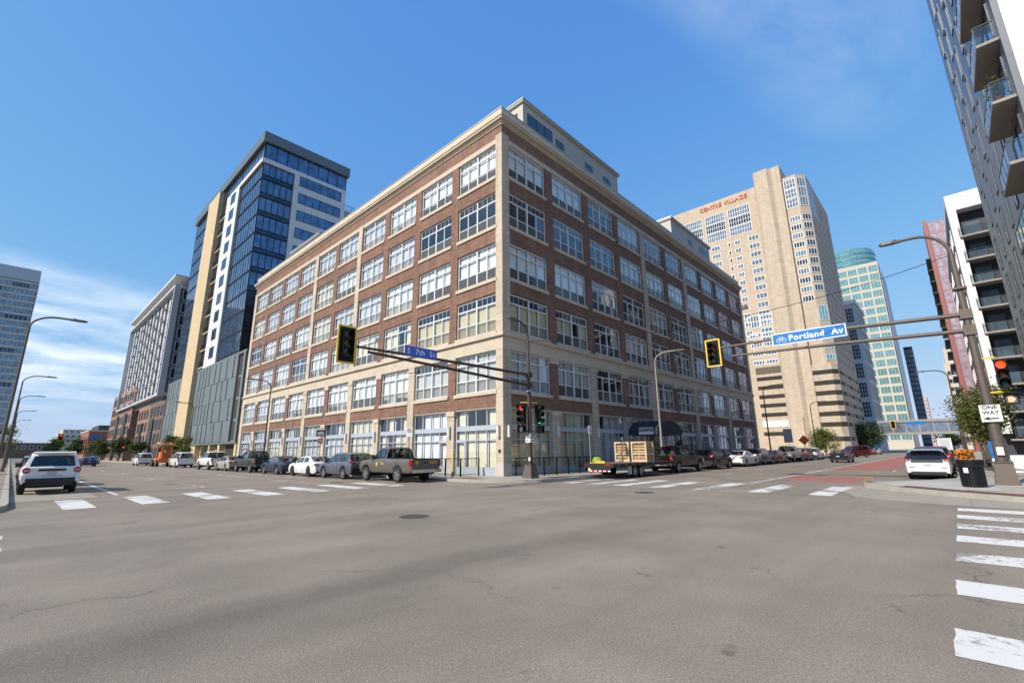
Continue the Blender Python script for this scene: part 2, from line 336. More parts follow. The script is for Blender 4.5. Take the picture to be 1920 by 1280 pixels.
road = tag(r.build('road', ASPH), kind='structure')
def strip(name, x0, x1, y0, y1, mat, z=0.004, parent=road):
    return MB().face([(x0, y0, z), (x1, y0, z), (x1, y1, z), (x0, y1, z)]).build(name, mat, parent)
rj = random.Random(17)
def bar(name, x0, x1, y0, y1, mat, z=0.004):
    pts = []; J = lambda: rj.uniform(-.014, .014)
    for (a, b_) in (((x0, y0), (x1, y0)), ((x1, y0), (x1, y1)), ((x1, y1), (x0, y1)), ((x0, y1), (x0, y0))):
        L = math.hypot(b_[0] - a[0], b_[1] - a[1]); n = max(3, int(L / .18))
        for i in range(n): pts.append((a[0] + (b_[0] - a[0]) * i / n + J(), a[1] + (b_[1] - a[1]) * i / n + J(), z))
    return MB().face(pts).build(name, mat, road)
# crosswalk bars over 7th (far side), over Portland (far side), over 7th (camera side), over Portland (camera side)
for i in range(7): bar('crosswalk_bar', 1.4 + 1.97 * i, 2.2 + 1.97 * i, 20.7, 24.9, PAINT)
for i, y in enumerate((3.9, 5.95, 8.1, 10.1, 12.0, 13.6, 15.1)): bar('crosswalk_bar', 20.0, 24.75, y - 0.36, y + 0.36, PAINT if i < 5 else PAINTW)
for x in (3.8, 5.9, 8.1, 10.3, 12.25, 14.1, 15.95, 17.7): bar('crosswalk_bar', x - 0.4, x + 0.4, -4.2, 0.3, PAINT)
for i in range(7): bar('crosswalk_bar', -4.4, 0.16, 2.2 + 2.05 * i, 2.95 + 2.05 * i, PAINTW)
# lane lines of 7th
strip('lane_line', 3.32, 3.47, 26.4, 120, PAINT); strip('lane_line', 13.75, 13.87, 26.5, 120, PAINTW); strip('lane_line', 11.75, 11.87, 26.5, 120, PAINTW)
for k in range(9): strip('lane_dash', 7.05, 7.18, 28.6 + 12.6 * k, 31.6 + 12.6 * k, PAINTW)
for k in range(9): strip('lane_dash', 10.35, 10.47, 40 + 12.6 * k, 42.6 + 12.6 * k, PAINTW)
strip('parking_lane', 0.22, 2.7, 25.5, 160, LANEC, z=0.003)
# Portland: solid line, red bus lane, lane dashes
strip('lane_line', 25.0, 240, 7.58, 7.73, PAINT)
strip('red_bus_lane', 44.5, 200, 3.6, 7.5, REDP, z=0.003)
for (x0, x1, y0, y1) in ((28.6, 31.6, 5.7, 7.4), (31.9, 34.2, 6.1, 7.4), (27.6, 30.2, 3.9, 5.5), (30.4, 33.4, 3.6, 5.6)): strip('red_lane_patch', x0, x1, y0, y1, REDP, z=0.003)
for k in range(10): strip('lane_dash', 33 + 12.5 * k, 36 + 12.5 * k, 11.6, 11.72, PAINTW)
strip('lane_dash', 41.6, 44.4, 3.5, 3.62, PAINT)
strip('joint_line', 19.82, 19.88, 0.9, 12.0, PAINTW, z=0.005)
strip('painted_fleck', 15.6, 15.75, 1.85, 2.05, PAINT)
IRON = pm('cast_iron', (0.075, 0.065, 0.058), 0.8, 0.3, var=0.25, vs=14, bump=0.6, bs=70)
for (x, y, rr_) in ((7.55, 10.7, 0.40), (17.4, 9.3, 0.40), (13.0, 26.0, 0.36), (34.4, 6.5, 0.4), (6.6, 33.2, 0.36)):
    m_ = MB(); m_.lathe([(0.001, 0.006), (rr_ - 0.06, 0.006), (rr_ - 0.05, 0.003), (rr_ - 0.03, 0.003), (rr_ - 0.02, 0.008), (rr_, 0.004)], (x, y, 0), 24); m_.build('manhole_cover', IRON, road)
# pavements
def arc(cx, cy, r_, a0, a1, n=10):
    return [(cx + r_ * math.cos(math.radians(a0 + (a1 - a0) * i / n)), cy + r_ * math.sin(math.radians(a0 + (a1 - a0) * i / n))) for i in range(n + 1)]
def pavement(name, pts, mat, kerb, inset=0.2):
    m_ = MB(); m_.prism(pts, -0.05, 0.15); o = tag(m_.build(name, mat), kind='structure')
    k = MB()   # kerb stones along the given part of the outline
    for i in range(len(kerb) - 1):
        a = Vector((*kerb[i], 0)); b = Vector((*kerb[i + 1], 0)); n = max(1, int((b - a).length / 3)); d = (b - a) / n; nn = Vector((-d.y, d.x, 0)).normalized()
        for q in range(n):
            p0 = a + d * q; p1 = p0 + d * (1 - 0.01 / max(d.length, .02))
            P = [p0 - nn * 0.006, p1 - nn * 0.006, p1 + nn * inset, p0 + nn * inset]
            k.prism([(w.x, w.y) for w in P], -0.03, 0.156)
    k.build('kerb', KERBM, o); return o
kb = [(17.3, 206), (17.3, 20.6)] + arc(21.4, 20.3, 4.1, 180, 270)[1:-1] + [(21.8, 16.2), (77, 16.2)]
pavement('pavement_by_brick_building', kb + [(77, 206)], CONC, kb)
kb = [(96, 300), (96, 18)] + arc(98, 18.2, 2, 180, 270)[1:] + [(900, 16.2)]
pavement('pavement_beyond', kb + [(900, 300)], CONC, kb)
kb = [(900, 0.3), (31.5, 0.3), (29.3, 1.3), (27.0, 2.75), (25.6, 3.25), (24.6, 3.1), (23.6, 2.2), (22.2, 0.7), (21.0, -0.9), (20.2, -3.0), (19.8, -6), (19.8, -60)]
pc = pavement('pavement_corner', kb + [(900, -60)], CONC, kb)
MB().face([(24.0, 1.9, 0.157), (23.0, 0.6, 0.157), (23.4, -0.9, 0.157), (28.2, -0.6, 0.157), (28.2, 1.7, 0.157), (25.6, 2.9, 0.157)]).build('new_slab', CONC2, pc)
MB().face([(23.75, 1.95, 0.160), (22.45, 0.55, 0.160), (21.3, -1.0, 0.160), (20.6, -2.8, 0.160), (21.3, -3.0, 0.160), (22.0, -1.35, 0.160), (23.1, 0.2, 0.160), (24.6, 1.75, 0.160)]).build('tactile_plate', TACT, pc)
MB().face([(25.6, 3.95, 0.002), (22.5, 3.6, 0.002), (20.2, 2.9, 0.002), (19.3, 1.8, 0.002), (18.8, 0.4, 0.002), (18.8, -8, 0.002), (20.0, -8, 0.002), (21.2, -.5, 0.002), (24.0, 2.9, 0.002), (26.5, 3.1, 0.002)]).build('concrete_apron', LANEC, road)
kb = [(-60, 18.0), (-4.6, 18.0)] + arc(-4.6, 22.8, 4.8, 270, 360)[1:] + [(0.2, 900)]
pl = pavement('pavement_left', kb + [(-60, 900)], concretem('brown_paving', (0.27, 0.215, 0.155), 1.2, 1.2), kb)
GRASSM = pm('grass_strip', (0.10, 0.105, 0.035), 0.95, var=0.45, vs=7, bump=0.8, bs=60)
MB().face([(-1.3, 27, 0.157), (-0.25, 27, 0.157), (-0.25, 38, 0.157), (-1.3, 38, 0.157)]).build('grass_strip', GRASSM, pl)
kb = [(-5, -60), (-5, -9)] + arc(-9, -9, 4, 0, 90)[1:] + [(-60, -5)]
pavement('pavement_behind', kb + [(-60, -60)], CONC, kb)
pne = [o for o in COL.objects if o.name == 'pavement_by_brick_building'][0]
for (x0, x1, y0, y1) in ((18.0, 18.7, 19.8, 21.6), (20.9, 22.8, 16.75, 17.45)): MB().face([(x0, y0, 0.16), (x1, y0, 0.16), (x1, y1, 0.16), (x0, y1, 0.16)]).build('tactile_plate', TACT, pne)

# ------------------------------------------------------------------ the brick loft building
BRICK = brickm('red_brick', (0.27, 0.108, 0.064), (0.125, 0.056, 0.038), (0.22, 0.165, 0.125))
SOLD = brickm('soldier_brick', (0.27, 0.115, 0.072), (0.19, 0.082, 0.055), (0.23, 0.18, 0.14), bw=0.085, bh=0.235, offset=0.0)
STONE = brickm('limestone', (0.52, 0.435, 0.33), (0.48, 0.40, 0.305), (0.36, 0.29, 0.21), bw=1.3, bh=0.62, ms=0.008, big=0.14, bump=0.15)
STONE2 = pm('limestone_trim', (0.515, 0.44, 0.34), 0.8, var=0.14, vs=1.6, bump=0.12, bs=25)
PARA = pm('parapet_panel', (0.55, 0.485, 0.37), 0.8, var=0.10, vs=0.9)
PLINTH = pm('plinth_stone', (0.50, 0.44, 0.40), 0.75, var=0.12, vs=2.0)
ALU = pm('window_aluminium', (0.66, 0.68, 0.70), 0.45, 0.0, var=0.05, vs=3)
ALUB = pm('storefront_metal', (0.46, 0.50, 0.55), 0.4, 0.2, var=0.05, vs=3)
GLASS = glassm('window_glass', tint=(0.95, 0.97, 0.98), refl=0.13, wob=0.02)
SCREEN = glassm('screened_glass', tint=(0.95, 0.97, 0.98), refl=0.06, veil=((0.20, 0.195, 0.185), 0.42))
INTER = pm('room_interior', (0.16, 0.14, 0.12), 0.9, var=0.3, vs=0.6)
BL_W = pm('white_blind', (0.88, 0.88, 0.86), 0.8, var=0.05, vs=4)
BL_B = pm('beige_blind', (0.66, 0.57, 0.33), 0.85, var=0.08, vs=3)
BL_C = pm('cream_blind', (0.80, 0.74, 0.56), 0.85, var=0.05, vs=3)
BL_G = pm('grey_blind', (0.60, 0.59, 0.55), 0.85, var=0.06, vs=3)
def curtainm():
    m, t, b = _new('curtain'); uv = wall_uv(t); w = N(t, 'ShaderNodeTexWave', Scale=2.3, Distortion=2.5, Detail=2.0); t.links.new(uv, w.inputs['Vector'])
    rp = N(t, 'ShaderNodeMapRange'); rp.inputs[3].default_value = 0.5; rp.inputs[4].default_value = 0.9; t.links.new(w.outputs['Fac'], rp.inputs[0])
    t.links.new(rp.outputs[0], b.inputs['Base Color']); b.inputs['Roughness'].default_value = 0.9; return m
BL_K = curtainm()
DARKM = pm('dark_metal', (0.03, 0.03, 0.032), 0.45, 0.6)
BX, BY = 20.7, 20.3
LR, LL = 51.3, 49.8
bld = thing('brick_building', 'six storey red brick loft building with pale stone trim filling the street corner', 'building', (BX, BY, 0))
def fb(m_, fac, u0, u1, d0, d1, z0, z1, mi=0):
    if fac == 'R': m_.box(u0, -d0, z0, u1, -d1, z1, mi)
    else: m_.box(-d0, u0, z0, -d1, u1, z1, mi)
WIN = {'R': [(0.70 + 5.055 * i, 0.70 + 5.055 * i + 4.15) for i in range(10)], 'L': [(0.60 + 4.91 * i, 0.60 + 4.91 * i + 4.10) for i in range(10)]}
LEN = {'R': LR, 'L': LL}
FZ = {2: (5.46, 8.10), 3: (9.40, 12.06), 4: (13.12, 15.76), 5: (17.0, 19.64), 6: (20.85, 23.48)}
T = 0.45
brick, trim = MB(), MB()
class Piece:
    def __init__(s, name, mat): s.name, s.mat = name, mat
    def box(s, *a): m_ = MB(); m_.box(*a[:6]); m_.build(s.name, s.mat, bld)
stone, plinth = Piece('stone_pier', STONE), Piece('plinth', PLINTH)
stone.box(-0.04, -0.04, 0.9, 0.70, 0.60, 8.1); stone.box(-0.04, -0.04, 9.19, 0.70, 0.60, 24.12); plinth.box(-0.07, -0.07, 0.15, 0.72, 0.62, 0.9)
for fac in 'RL':
    W_, Ln = WIN[fac], LEN[fac]
    c0 = 0.70 if fac == 'R' else 0.60
    gaps = [(W_[i][1], W_[i + 1][0]) for i in range(9)] + [(W_[9][1], Ln)]
    for b_, (a, c) in enumerate(gaps, 1):
        full = b_ in (4, 6, 10)
        # ground and first floors
        if b_ % 2 == 0:
            fb(stone, fac, a, c, -T, 0.05, 0.9, 7.72); fb(trim, fac, a - 0.05, c + 0.05, -0.1, 0.11, 7.72, 7.86); fb(stone, fac, a, c, -T, 0.06, 7.86, 8.1)
        else:
            fb(stone, fac, a + 0.02, c - 0.02, -T, 0.05, 0.9, 4.02); fb(trim, fac, a - 0.05, c + 0.05, -0.1, 0.12, 4.02, 4.36); fb(brick, fac, a, c, -T, 0.0, 4.36, 7.74)
            fb(trim, fac, a - 0.03, c + 0.03, -0.1, 0.06, 7.74, 8.1)
        fb(plinth, fac, a - 0.02, c + 0.02, -T, 0.08, 0.15, 0.9)
        # upper floors
        if full: fb(stone, fac, a + 0.03, c - 0.03 if b_ < 10 else c, -T, 0.06, 9.2, 23.85)
        fb(brick, fac, a, c, -T - 0.02, 0.0, 9.2, 23.48)
    for i, (a, c) in enumerate(W_):
        for (z0, z1) in ((4.40, 5.20), (12.06, 12.92), (15.76, 16.78), (19.64, 20.64)):
            fb(brick, fac, a, c, -T, -0.004, z0, z1)
        for zb in (5.46, 9.40, 13.12, 17.0, 20.85):
            z0 = zb - 0.24 if zb != 9.40 else 9.19
            fb(trim, fac, a - 0.07, c + 0.07, -0.42, 0.09, z0, zb)
        fb(trim, fac, a, c, -T, -0.03, 4.33, 4.40)
    fb(trim, fac, -0.045 if fac == 'R' else T, Ln, -T, 0.045, 8.1, 8.86)
    for (z0, z1, pj) in ((8.86, 8.95, 0.10), (8.95, 9.07, 0.22), (9.07, 9.19, 0.15)):
        fb(trim, fac, -pj if fac == 'R' else T, Ln + 0.05, -T, pj, z0, z1)
    fb(trim, fac, c0 if fac == 'R' else c0, Ln, -T, 0.02, 23.48, 23.86)
    fb(brick, fac, 0.0 if fac == 'R' else T, Ln, -T, 0.0, 23.86 if fac == 'x' else 24.12, 24.82, 1)
    fb(brick, fac, c0, Ln, -T, 0.0, 23.86, 24.12, 1)
    for (z0, z1, pj) in ((24.80, 24.92, 0.08), (24.92, 25.08, 0.16), (25.08, 25.26, 0.34), (25.26, 25.38, 0.40)):
        fb(trim, fac, -pj if fac == 'R' else T, Ln + 0.12, -T, pj, z0, z1)
    fb(trim, fac, -0.02 if fac == 'R' else 0.4, Ln, -0.4, 0.02, 25.38, 26.22, 1)
    fb(trim, fac, -0.06 if fac == 'R' else 0.46, Ln + 0.04, -0.46, 0.06, 26.22, 26.30, 2)
COPING = pm('metal_coping', (0.50, 0.50, 0.50), 0.4, 0.7)
brick.build('brick_wall', [BRICK, SOLD], bld); trim.build('stone_trim', [STONE2, PARA, COPING], bld)
core = MB(); core.box(2.3, 2.3, 0.1, LR - 0.3, LL - 0.3, 25.5)
for z in (0.12, 4.42, 8.2, 12.1, 15.8, 19.7, 23.5): core.box(0.46, 0.46, z, 2.29, LL - 0.4, z + 0.6); core.box(2.29, 0.46, z, LR - 0.4, 2.28, z + 0.6)
for u in [0.45 + 5.055 * i for i in range(1, 10)]: core.box(u - 0.08, 0.47, 0.8, u + 0.08, 2.27, 23.4)
for u in [0.38 + 4.91 * i for i in range(1, 10)]: core.box(0.47, u - 0.08, 0.8, 2.27, u + 0.08, 23.4)
core.build('floor_core', INTER, bld)
bk = MB(); bk.box(LR - 0.29, 0.46, 0.15, LR, LL, 25.4); bk.box(0.46, LL - 0.29, 0.15, LR - 0.3, LL, 25.4); bk.build('rear_wall', BRICK, bld)
MB().box(0.42, 0.42, 25.51, LR - 0.02, LL - 0.02, 25.62).build('roof', pm('roof_membrane', (0.3, 0.3, 0.29), 0.9), bld)

# window kinds (local: x along the wall, -y outwards, z up)
H = 2.63
def win_frame(W):
    f = MB(); zl, zt = 0.33 * H, 0.755 * H; y0, y1 = 0.12, 0.21
    f.box(0, y0, 0, 0.07, y1, H); f.box(W - 0.07, y0, 0, W, y1, H); f.box(0.07, y0, 0, W - 0.07, y1, 0.08); f.box(0.07, y0, H - 0.09, W - 0.07, y1, H)
    f.box(0.07, y0 - 0.01, zt - 0.045, W - 0.07, y1, zt + 0.045)
    q = W / 4
    for k, w in ((1, 0.035), (2, 0.06), (3, 0.035)):
        f.box(q * k - w, y0 - (0.015 if k == 2 else 0.005), 0.08, q * k + w, y1, zt - 0.045)
    f.box(W / 2 - 0.06, y0 - 0.015, zt + 0.045, W / 2 + 0.06, y1, H - 0.09)
    for k in range(4):
        a = 0.07 if k == 0 else q * k + (0.06 if k == 2 else 0.035); c = W - 0.07 if k == 3 else q * (k + 1) - (0.06 if k == 1 else 0.035)
        f.box(a, y0 + 0.02, zl - 0.03, c, y1, zl + 0.03)
    for h in (0, 1):
        a = 0.07 if h == 0 else W / 2 + 0.06; c = W / 2 - 0.06 if h == 0 else W - 0.07
        for k in range(1, 4): f.box(a + (c - a) * k / 4 - 0.012, 0.155, zt + 0.045, a + (c - a) * k / 4 + 0.012, 0.18, H - 0.09)
    return f.mesh('window', ALU)
def win_lites(W):
    """(x0, x1, z0, z1, row)"""
    zl, zt = 0.33 * H, 0.755 * H; q = W / 4; out = []
    for k in range(4):
        a = 0.07 if k == 0 else q * k + (0.06 if k == 2 else 0.035); c = W - 0.07 if k == 3 else q * (k + 1) - (0.06 if k == 1 else 0.035)
        out.append((a, c, 0.08, zl - 0.03, 0)); out.append((a, c, zl + 0.03, zt - 0.045, 1))
    out.append((0.07, W / 2 - 0.06, zt + 0.045, H - 0.09, 2)); out.append((W / 2 + 0.06, W - 0.07, zt + 0.045, H - 0.09, 2)); return out
FR = {f: win_frame(4.15 if f == 'R' else 4.10) for f in 'RL'}
WID = {'R': 4.15, 'L': 4.10}
PANE = {}
def pane_mesh(w, h, mat):
    k = (round(w, 3), round(h, 3), mat.name)
    if k not in PANE:
        m_ = MB(); m_.face([(0, 0, 0), (w, 0, 0), (w, 0, h), (0, 0, h)]); PANE[k] = m_.mesh('pane', mat)
    return PANE[k]
GLZ = {}
def glazing(fac):
    if fac not in GLZ:
        m_ = MB()
        for (a, c, z0, z1, row) in win_lites(WID[fac]): m_.face([(a, 0.165, z0), (c, 0.165, z0), (c, 0.165, z1), (a, 0.165, z1)], 1 if row == 0 else 0)
        GLZ[fac] = m_.mesh('glazing', [GLASS, SCREEN])
    return GLZ[fac]
BLM = {}
def blind_mesh(style, W):
    k = (style, W)
    if k in BLM: return BLM[k]
    m_ = MB(); q = W / 4; mat, spans = style
    for i, (lo_, hi_) in enumerate(spans):
        if hi_ > lo_: m_.box(0.04 + q * i + 0.02, 0.30, lo_ * H, q * (i + 1) - 0.02, 0.306, hi_ * H)
    BLM[k] = m_.mesh('blind', MATS.get(mat) or {'curtain': BL_K}[mat]); return BLM[k]
def spans(rnd, lo_, jit=0.0): return tuple((max(0.0, lo_ + rnd.uniform(-jit, jit)), 1.0) for _ in range(4))
rb = random.Random(3)
FIXED = {('L', 6, 0): ('white_blind', ((.33, 1),) * 4), ('L', 5, 0): None, ('L', 5, 1): None, ('L', 4, 0): ('white_blind', ((.36, 1), (.36, 1), (.34, 1), (.34, 1))), ('L', 4, 1): ('white_blind', ((.34, 1),) * 4),
         ('L', 3, 0): ('beige_blind', ((0, .76),) * 4), ('L', 3, 1): ('beige_blind', ((0, .76),) * 4), ('L', 2, 0): ('grey_blind', ((0, 1),) * 4), ('L', 2, 1): ('grey_blind', ((0, .78),) * 4), ('L', 3, 2): ('cream_blind', ((0, 1), (0, 1), (0, 0), (0, 1))),
         ('L', 6, 1): ('white_blind', ((.33, 1), (.3, 1), (.4, 1), (.33, 1))), ('L', 3, 3): ('cream_blind', ((.33, 1),) * 4), ('L', 4, 2): ('white_blind', ((0, 1),) * 4), ('L', 5, 2): ('curtain', ((0, 1),) * 4),
         ('R', 6, 0): ('white_blind', ((.36, 1),) * 4), ('R', 6, 1): ('white_blind', ((.36, 1),) * 4), ('R', 5, 0): None, ('R', 5, 1): None, ('R', 4, 0): ('white_blind', ((.36, 1),) * 4), ('R', 4, 1): ('white_blind', ((.36, 1),) * 4), ('R', 5, 2): None, ('R', 6, 2): None,
         ('R', 3, 0): ('beige_blind', ((0, .76),) * 4), ('R', 3, 1): ('beige_blind', ((.3, .76), (.3, .76), (0, 0), (0, .76))), ('R', 2, 0): ('grey_blind', ((0, .98),) * 4), ('R', 2, 1): ('grey_blind', ((.33, 1),) * 4)}
for fac in 'RL':
    for fl, (z0, z1) in FZ.items():
        for i, (a, c) in enumerate(WIN[fac]):
            loc = (a, 0, z0) if fac == 'R' else (0, c, z0)
            w = ob('window', FR[fac], bld, loc, 0 if fac == 'R' else -math.pi / 2)
            if i < 3:
                for (x0, x1, q0, q1, row) in win_lites(WID[fac]): ob('pane', pane_mesh(x1 - x0, q1 - q0, SCREEN if row == 0 else GLASS), w, (x0, 0.165, q0)).rotation_euler = (rb.gauss(0, .007), 0, rb.gauss(0, .010))
            else: tag(ob('glazing', glazing(fac), w), kind='stuff').rotation_euler = (rb.gauss(0, .004), 0, rb.gauss(0, .006))
            st = FIXED.get((fac, fl, i), 'rnd')
            if st == 'rnd':
                x = rb.random()
                if fac == 'L': st = ('curtain', ((0, 1),) * 4) if x < .34 else ('white_blind', spans(rb, .33)) if x < .55 else ('white_blind', spans(rb, 0.12, .12)) if x < .72 else ('cream_blind', ((0, 1),) * 4) if x < .82 else ('grey_blind', spans(rb, .33)) if x < .93 else None
                else: st = ('curtain', ((0, 1),) * 4) if x < .12 else ('grey_blind', spans(rb, .34)) if x < .36 else ('white_blind', spans(rb, .4, .15)) if x < .5 else None
            if st: ob('blind', blind_mesh(st, WID[fac]), w)
# ground floor shop fronts
HS = 4.18
def store_frame(W, door):
    f = MB(); y0, y1 = 0.14, 0.24; q = W / 4
    f.box(0, y0, 0, 0.09, y1, HS); f.box(W - 0.09, y0, 0, W, y1, HS); f.box(0.09, y0, HS - 0.08, W - 0.09, y1, HS)
    f.box(0.09, y0 - 0.03, 2.82, W - 0.09, y1, 3.14); f.box(0.09, y0, 0, W - 0.09, y1, 0.5, 0)
    f.box(0.09, y0, 2.2, W - 0.09, y1, 2.26)
    for k in (1, 2, 3): f.box(q * k - 0.035, y0 - 0.004, 0.5, q * k + 0.035, y1, 2.82); f.box(q * k - 0.03, y0 - 0.004, 3.14, q * k + 0.03, y1, HS - 0.08)
    if door is not None:
        a = q * door + 0.035; c = q * (door + 1) - 0.035
        f.box(a, y0 - 0.02, 0.02, a + 0.09, y1 - 0.03, 2.2); f.box(c - 0.09, y0 - 0.02, 0.02, c, y1 - 0.03, 2.2); f.box(a + .09, y0 - 0.02, 2.08, c - .09, y1 - 0.03, 2.2)
    return f.mesh('shop_front', ALUB)
def store_lites(W):
    q = W / 4; out = []
    for k in range(4):
        a = 0.09 if k == 0 else q * k + 0.035; c = W - 0.09 if k == 3 else q * (k + 1) - 0.035
        out += [(a, c, 0.5, 2.2), (a, c, 2.26, 2.82), (a, c, 3.14, HS - 0.08)]
    return out
SFR = {(f, d): store_frame(WID[f], d) for f in 'RL' for d in (None, 0, 3)}
SGL = {}
for f in 'RL':
    m_ = MB()
    for (a, c, z0, z1) in store_lites(WID[f]): m_.face([(a, 0.18, z0), (c, 0.18, z0), (c, 0.18, z1), (a, 0.18, z1)])
    SGL[f] = m_.mesh('glazing', GLASS)
DOORS = {('L', 0): 0, ('L', 1): 3, ('L', 4): 0, ('L', 7): 3, ('R', 3): 3}
SB = {('L', 0): ('cream_blind', 0.0), ('L', 1): ('white_blind', 0.0), ('L', 2): ('cream_blind', .0), ('L', 3): ('cream_blind', 0.0), ('R', 0): ('beige_blind', 0.0), ('R', 1): ('beige_blind', 0.0), ('R', 2): ('grey_blind', 0.0)}
for fac in 'RL':
    for i, (a, c) in enumerate(WIN[fac]):
        loc = (a, 0, 0.15) if fac == 'R' else (0, c, 0.15)
        d = DOORS.get((fac, i)); W = WID[fac]
        w = ob('shop_front', SFR[(fac, d)], bld, loc, 0 if fac == 'R' else -math.pi / 2)
        if i < 3:
            for (x0, x1, q0, q1) in store_lites(W): ob('shop_pane', pane_mesh(x1 - x0, q1 - q0, GLASS), w, (x0, 0.18, q0))
        else: tag(ob('glazing', SGL[fac], w), kind='stuff')
        mt, _ = SB.get((fac, i), ((rb.choice(['white_blind', 'white_blind', 'curtain', 'cream_blind', 'grey_blind']) if fac == 'L' else rb.choice(['grey_blind', 'curtain', 'none', 'none'])), 0))
        if mt != 'none':
            m_ = MB(); q = W / 4
            for k in range(4):
                if rb.random() < .87: m_.box(q * k + 0.03, 0.36, 0.45, q * (k + 1) - 0.03, 0.366, 2.84)
                if rb.random() < .72: m_.box(q * k + 0.03, 0.36, 3.1, q * (k + 1) - 0.03, 0.366, 4.15)
            if m_.v: m_.build('blind', MATS.get(mt) or BL_K, w)
LAMPM = pm('wall_lamp_glass', (0.72, 0.70, 0.66), 0.35)
lm = MB(); lm.cyl((0, 0, -0.34), (0, 0, 0.34), 0.085, n=12); lm.cyl((0, 0, -0.38), (0, 0, -0.34), 0.095, n=12, mi=1); lm.cyl((0, 0, 0.34), (0, 0, 0.38), 0.095, n=12, mi=1); lm.box(-0.05, 0.04, -0.3, 0.05, 0.13, 0.3, 1)
lme = lm.mesh('wall_lamp', [LAMPM, ALUB], 40)
ob('wall_lamp', lme, bld, (0.33, -0.17, 2.85)); ob('wall_lamp', lme, bld, (-0.17, 0.30, 2.85), -math.pi / 2)
for i in range(9):
    u = (WIN['R'][i][1] + WIN['R'][i + 1][0]) / 2; ob('wall_lamp', lme, bld, (u, -0.18, 2.95))
    u = (WIN['L'][i][1] + WIN['L'][i + 1][0]) / 2; ob('wall_lamp', lme, bld, (-0.18, u, 2.95), -math.pi / 2)
# house number plate and standpipe by the corner
MB().box(-0.06, 0.18, 1.55, -0.042, 0.38, 1.75).build('number_plate', DARKM, bld)
REDM = pm('red_paint', (0.30, 0.03, 0.025), 0.5)
sp = MB(); sp.box(1.25, -0.0, 0.72, 1.5, 0.13, 0.80); sp.cyl((1.3, -0.02, 0.76), (1.3, -0.1, 0.72), 0.04); sp.cyl((1.45, -0.02, 0.76), (1.45, -0.1, 0.72), 0.04); sp.build('standpipe', REDM, bld)
# roof pavilions
PENT = pm('pavilion_panel', (0.49, 0.455, 0.39), 0.75, var=0.07, vs=1.0)
PGL = glassm('pavilion_glass', tint=(0.5, 0.55, 0.6), refl=0.22)
def pavilion(x0, y0, x1, y1, z1, wins, lwins, name='roof_pavilion'):
    m_ = MB(); m_.box(x0, y0, 25.6, x1, y1, z1 - 0.28); o = m_.build(name, PENT, bld)
    c = MB(); c.box(x0 - 0.18, y0 - 0.18, z1 - 0.28, x1 + 0.18, y1 + 0.18, z1 - 0.1, 0); c.box(x0 - 0.24, y0 - 0.24, z1 - 0.1, x1 + 0.24, y1 + 0.24, z1, 1); c.build('roof_edge', [PENT, COPING], o)
    for (a, b_, q0, q1) in wins:
        f = MB()
        for k in range(3 if b_ - a > 2 else 2):
            n = 3 if b_ - a > 2 else 2; w = (b_ - a) / n
            f.box(a + w * k + .04, y0 - 0.03, q0 + .05, a + w * (k + 1) - .04, y0 - 0.015, q1 - .05, 1)
        f.box(a, y0 - 0.02, q0, b_, y0 - 0.004, q1); f.build('pavilion_window', [DARKM, CARGL], o)
    for (a, b_, q0, q1) in lwins:
        f = MB(); f.box(x0 - 0.02, a, q0, x0 - 0.004, b_, q1); f.box(x0 - 0.03, a + .06, q0 + .06, x0 - 0.015, b_ - .06, q1 - .06, 1); f.build('pavilion_window', [DARKM, CARGL], o)
CARGL = pm('tinted_glass', (0.035, 0.05, 0.065), 0.04, 0.0, spec=0.9)
pavilion(3.75, 1.2, 18.6, 9.0, 29.95, [(4.3, 7.6, 26.6, 29.0), (8.1, 9.3, 26.6, 28.6), (12.6, 13.9, 27.2, 28.5), (15.8, 17.1, 27.2, 28.5)], [(1.8, 3.9, 26.5, 29.0)])
pavilion(31.3, 1.2, 43.8, 14.0, 29.95, [(36.4, 37.6, 27.4, 28.7), (40.2, 41.2, 27.2, 28.8), (41.5, 43.3, 27.0, 28.9)], [])
pavilion(1.3, 33.0, 9.0, 41.6, 28.3, [], [])
# ------------------------------------------------------------------ the other buildings
RZ = {'S': 0.0, 'W': -math.pi / 2, 'N': math.pi}
FW = {}
def fwin(root, face, c, u0, u1, z0, z1, fm, gm, nx=1, nz=1, fw=0.09, name='window', pane=False, proud=0.07):
    """window on the face of a building: border and glazing bars with the glass set back between them"""
    w, h = u1 - u0, z1 - z0
    if pane:
        k = (round(w, 3), round(h, 3), fm.name, nx, nz, fw, proud)
        if k not in FW: FW[k] = _frame(w, h, nx, nz, fw, proud).mesh(name, [fm])
    else:
        k = (round(w, 3), round(h, 3), fm.name, gm.name, nx, nz, fw, proud)
        if k not in FW:
            m_ = _frame(w, h, nx, nz, fw, proud); m_.box(fw * .5, -0.02, fw * .5, w - fw * .5, 0.0, h - fw * .5, 1); FW[k] = m_.mesh(name, [fm, gm])
    loc = {'S': (u0, c, z0), 'W': (c, u1, z0), 'N': (u1, c, z0)}[face]
    o = ob(name, FW[k], root, loc, RZ[face])
    if pane:
        pw, ph = w / nx, h / nz
        for i in range(nx):
            for j in range(nz):
                q = (round(pw, 3), round(ph, 3), gm.name, 'fp', fw)
                if q not in PANE:
                    m_ = MB(); m_.box(fw * .45, -0.02, fw * .45, pw - fw * .45, 0.0, ph - fw * .45); PANE[q] = m_.mesh('pane', gm)
                ob('pane', PANE[q], o, (pw * i, 0, ph * j))
    return o
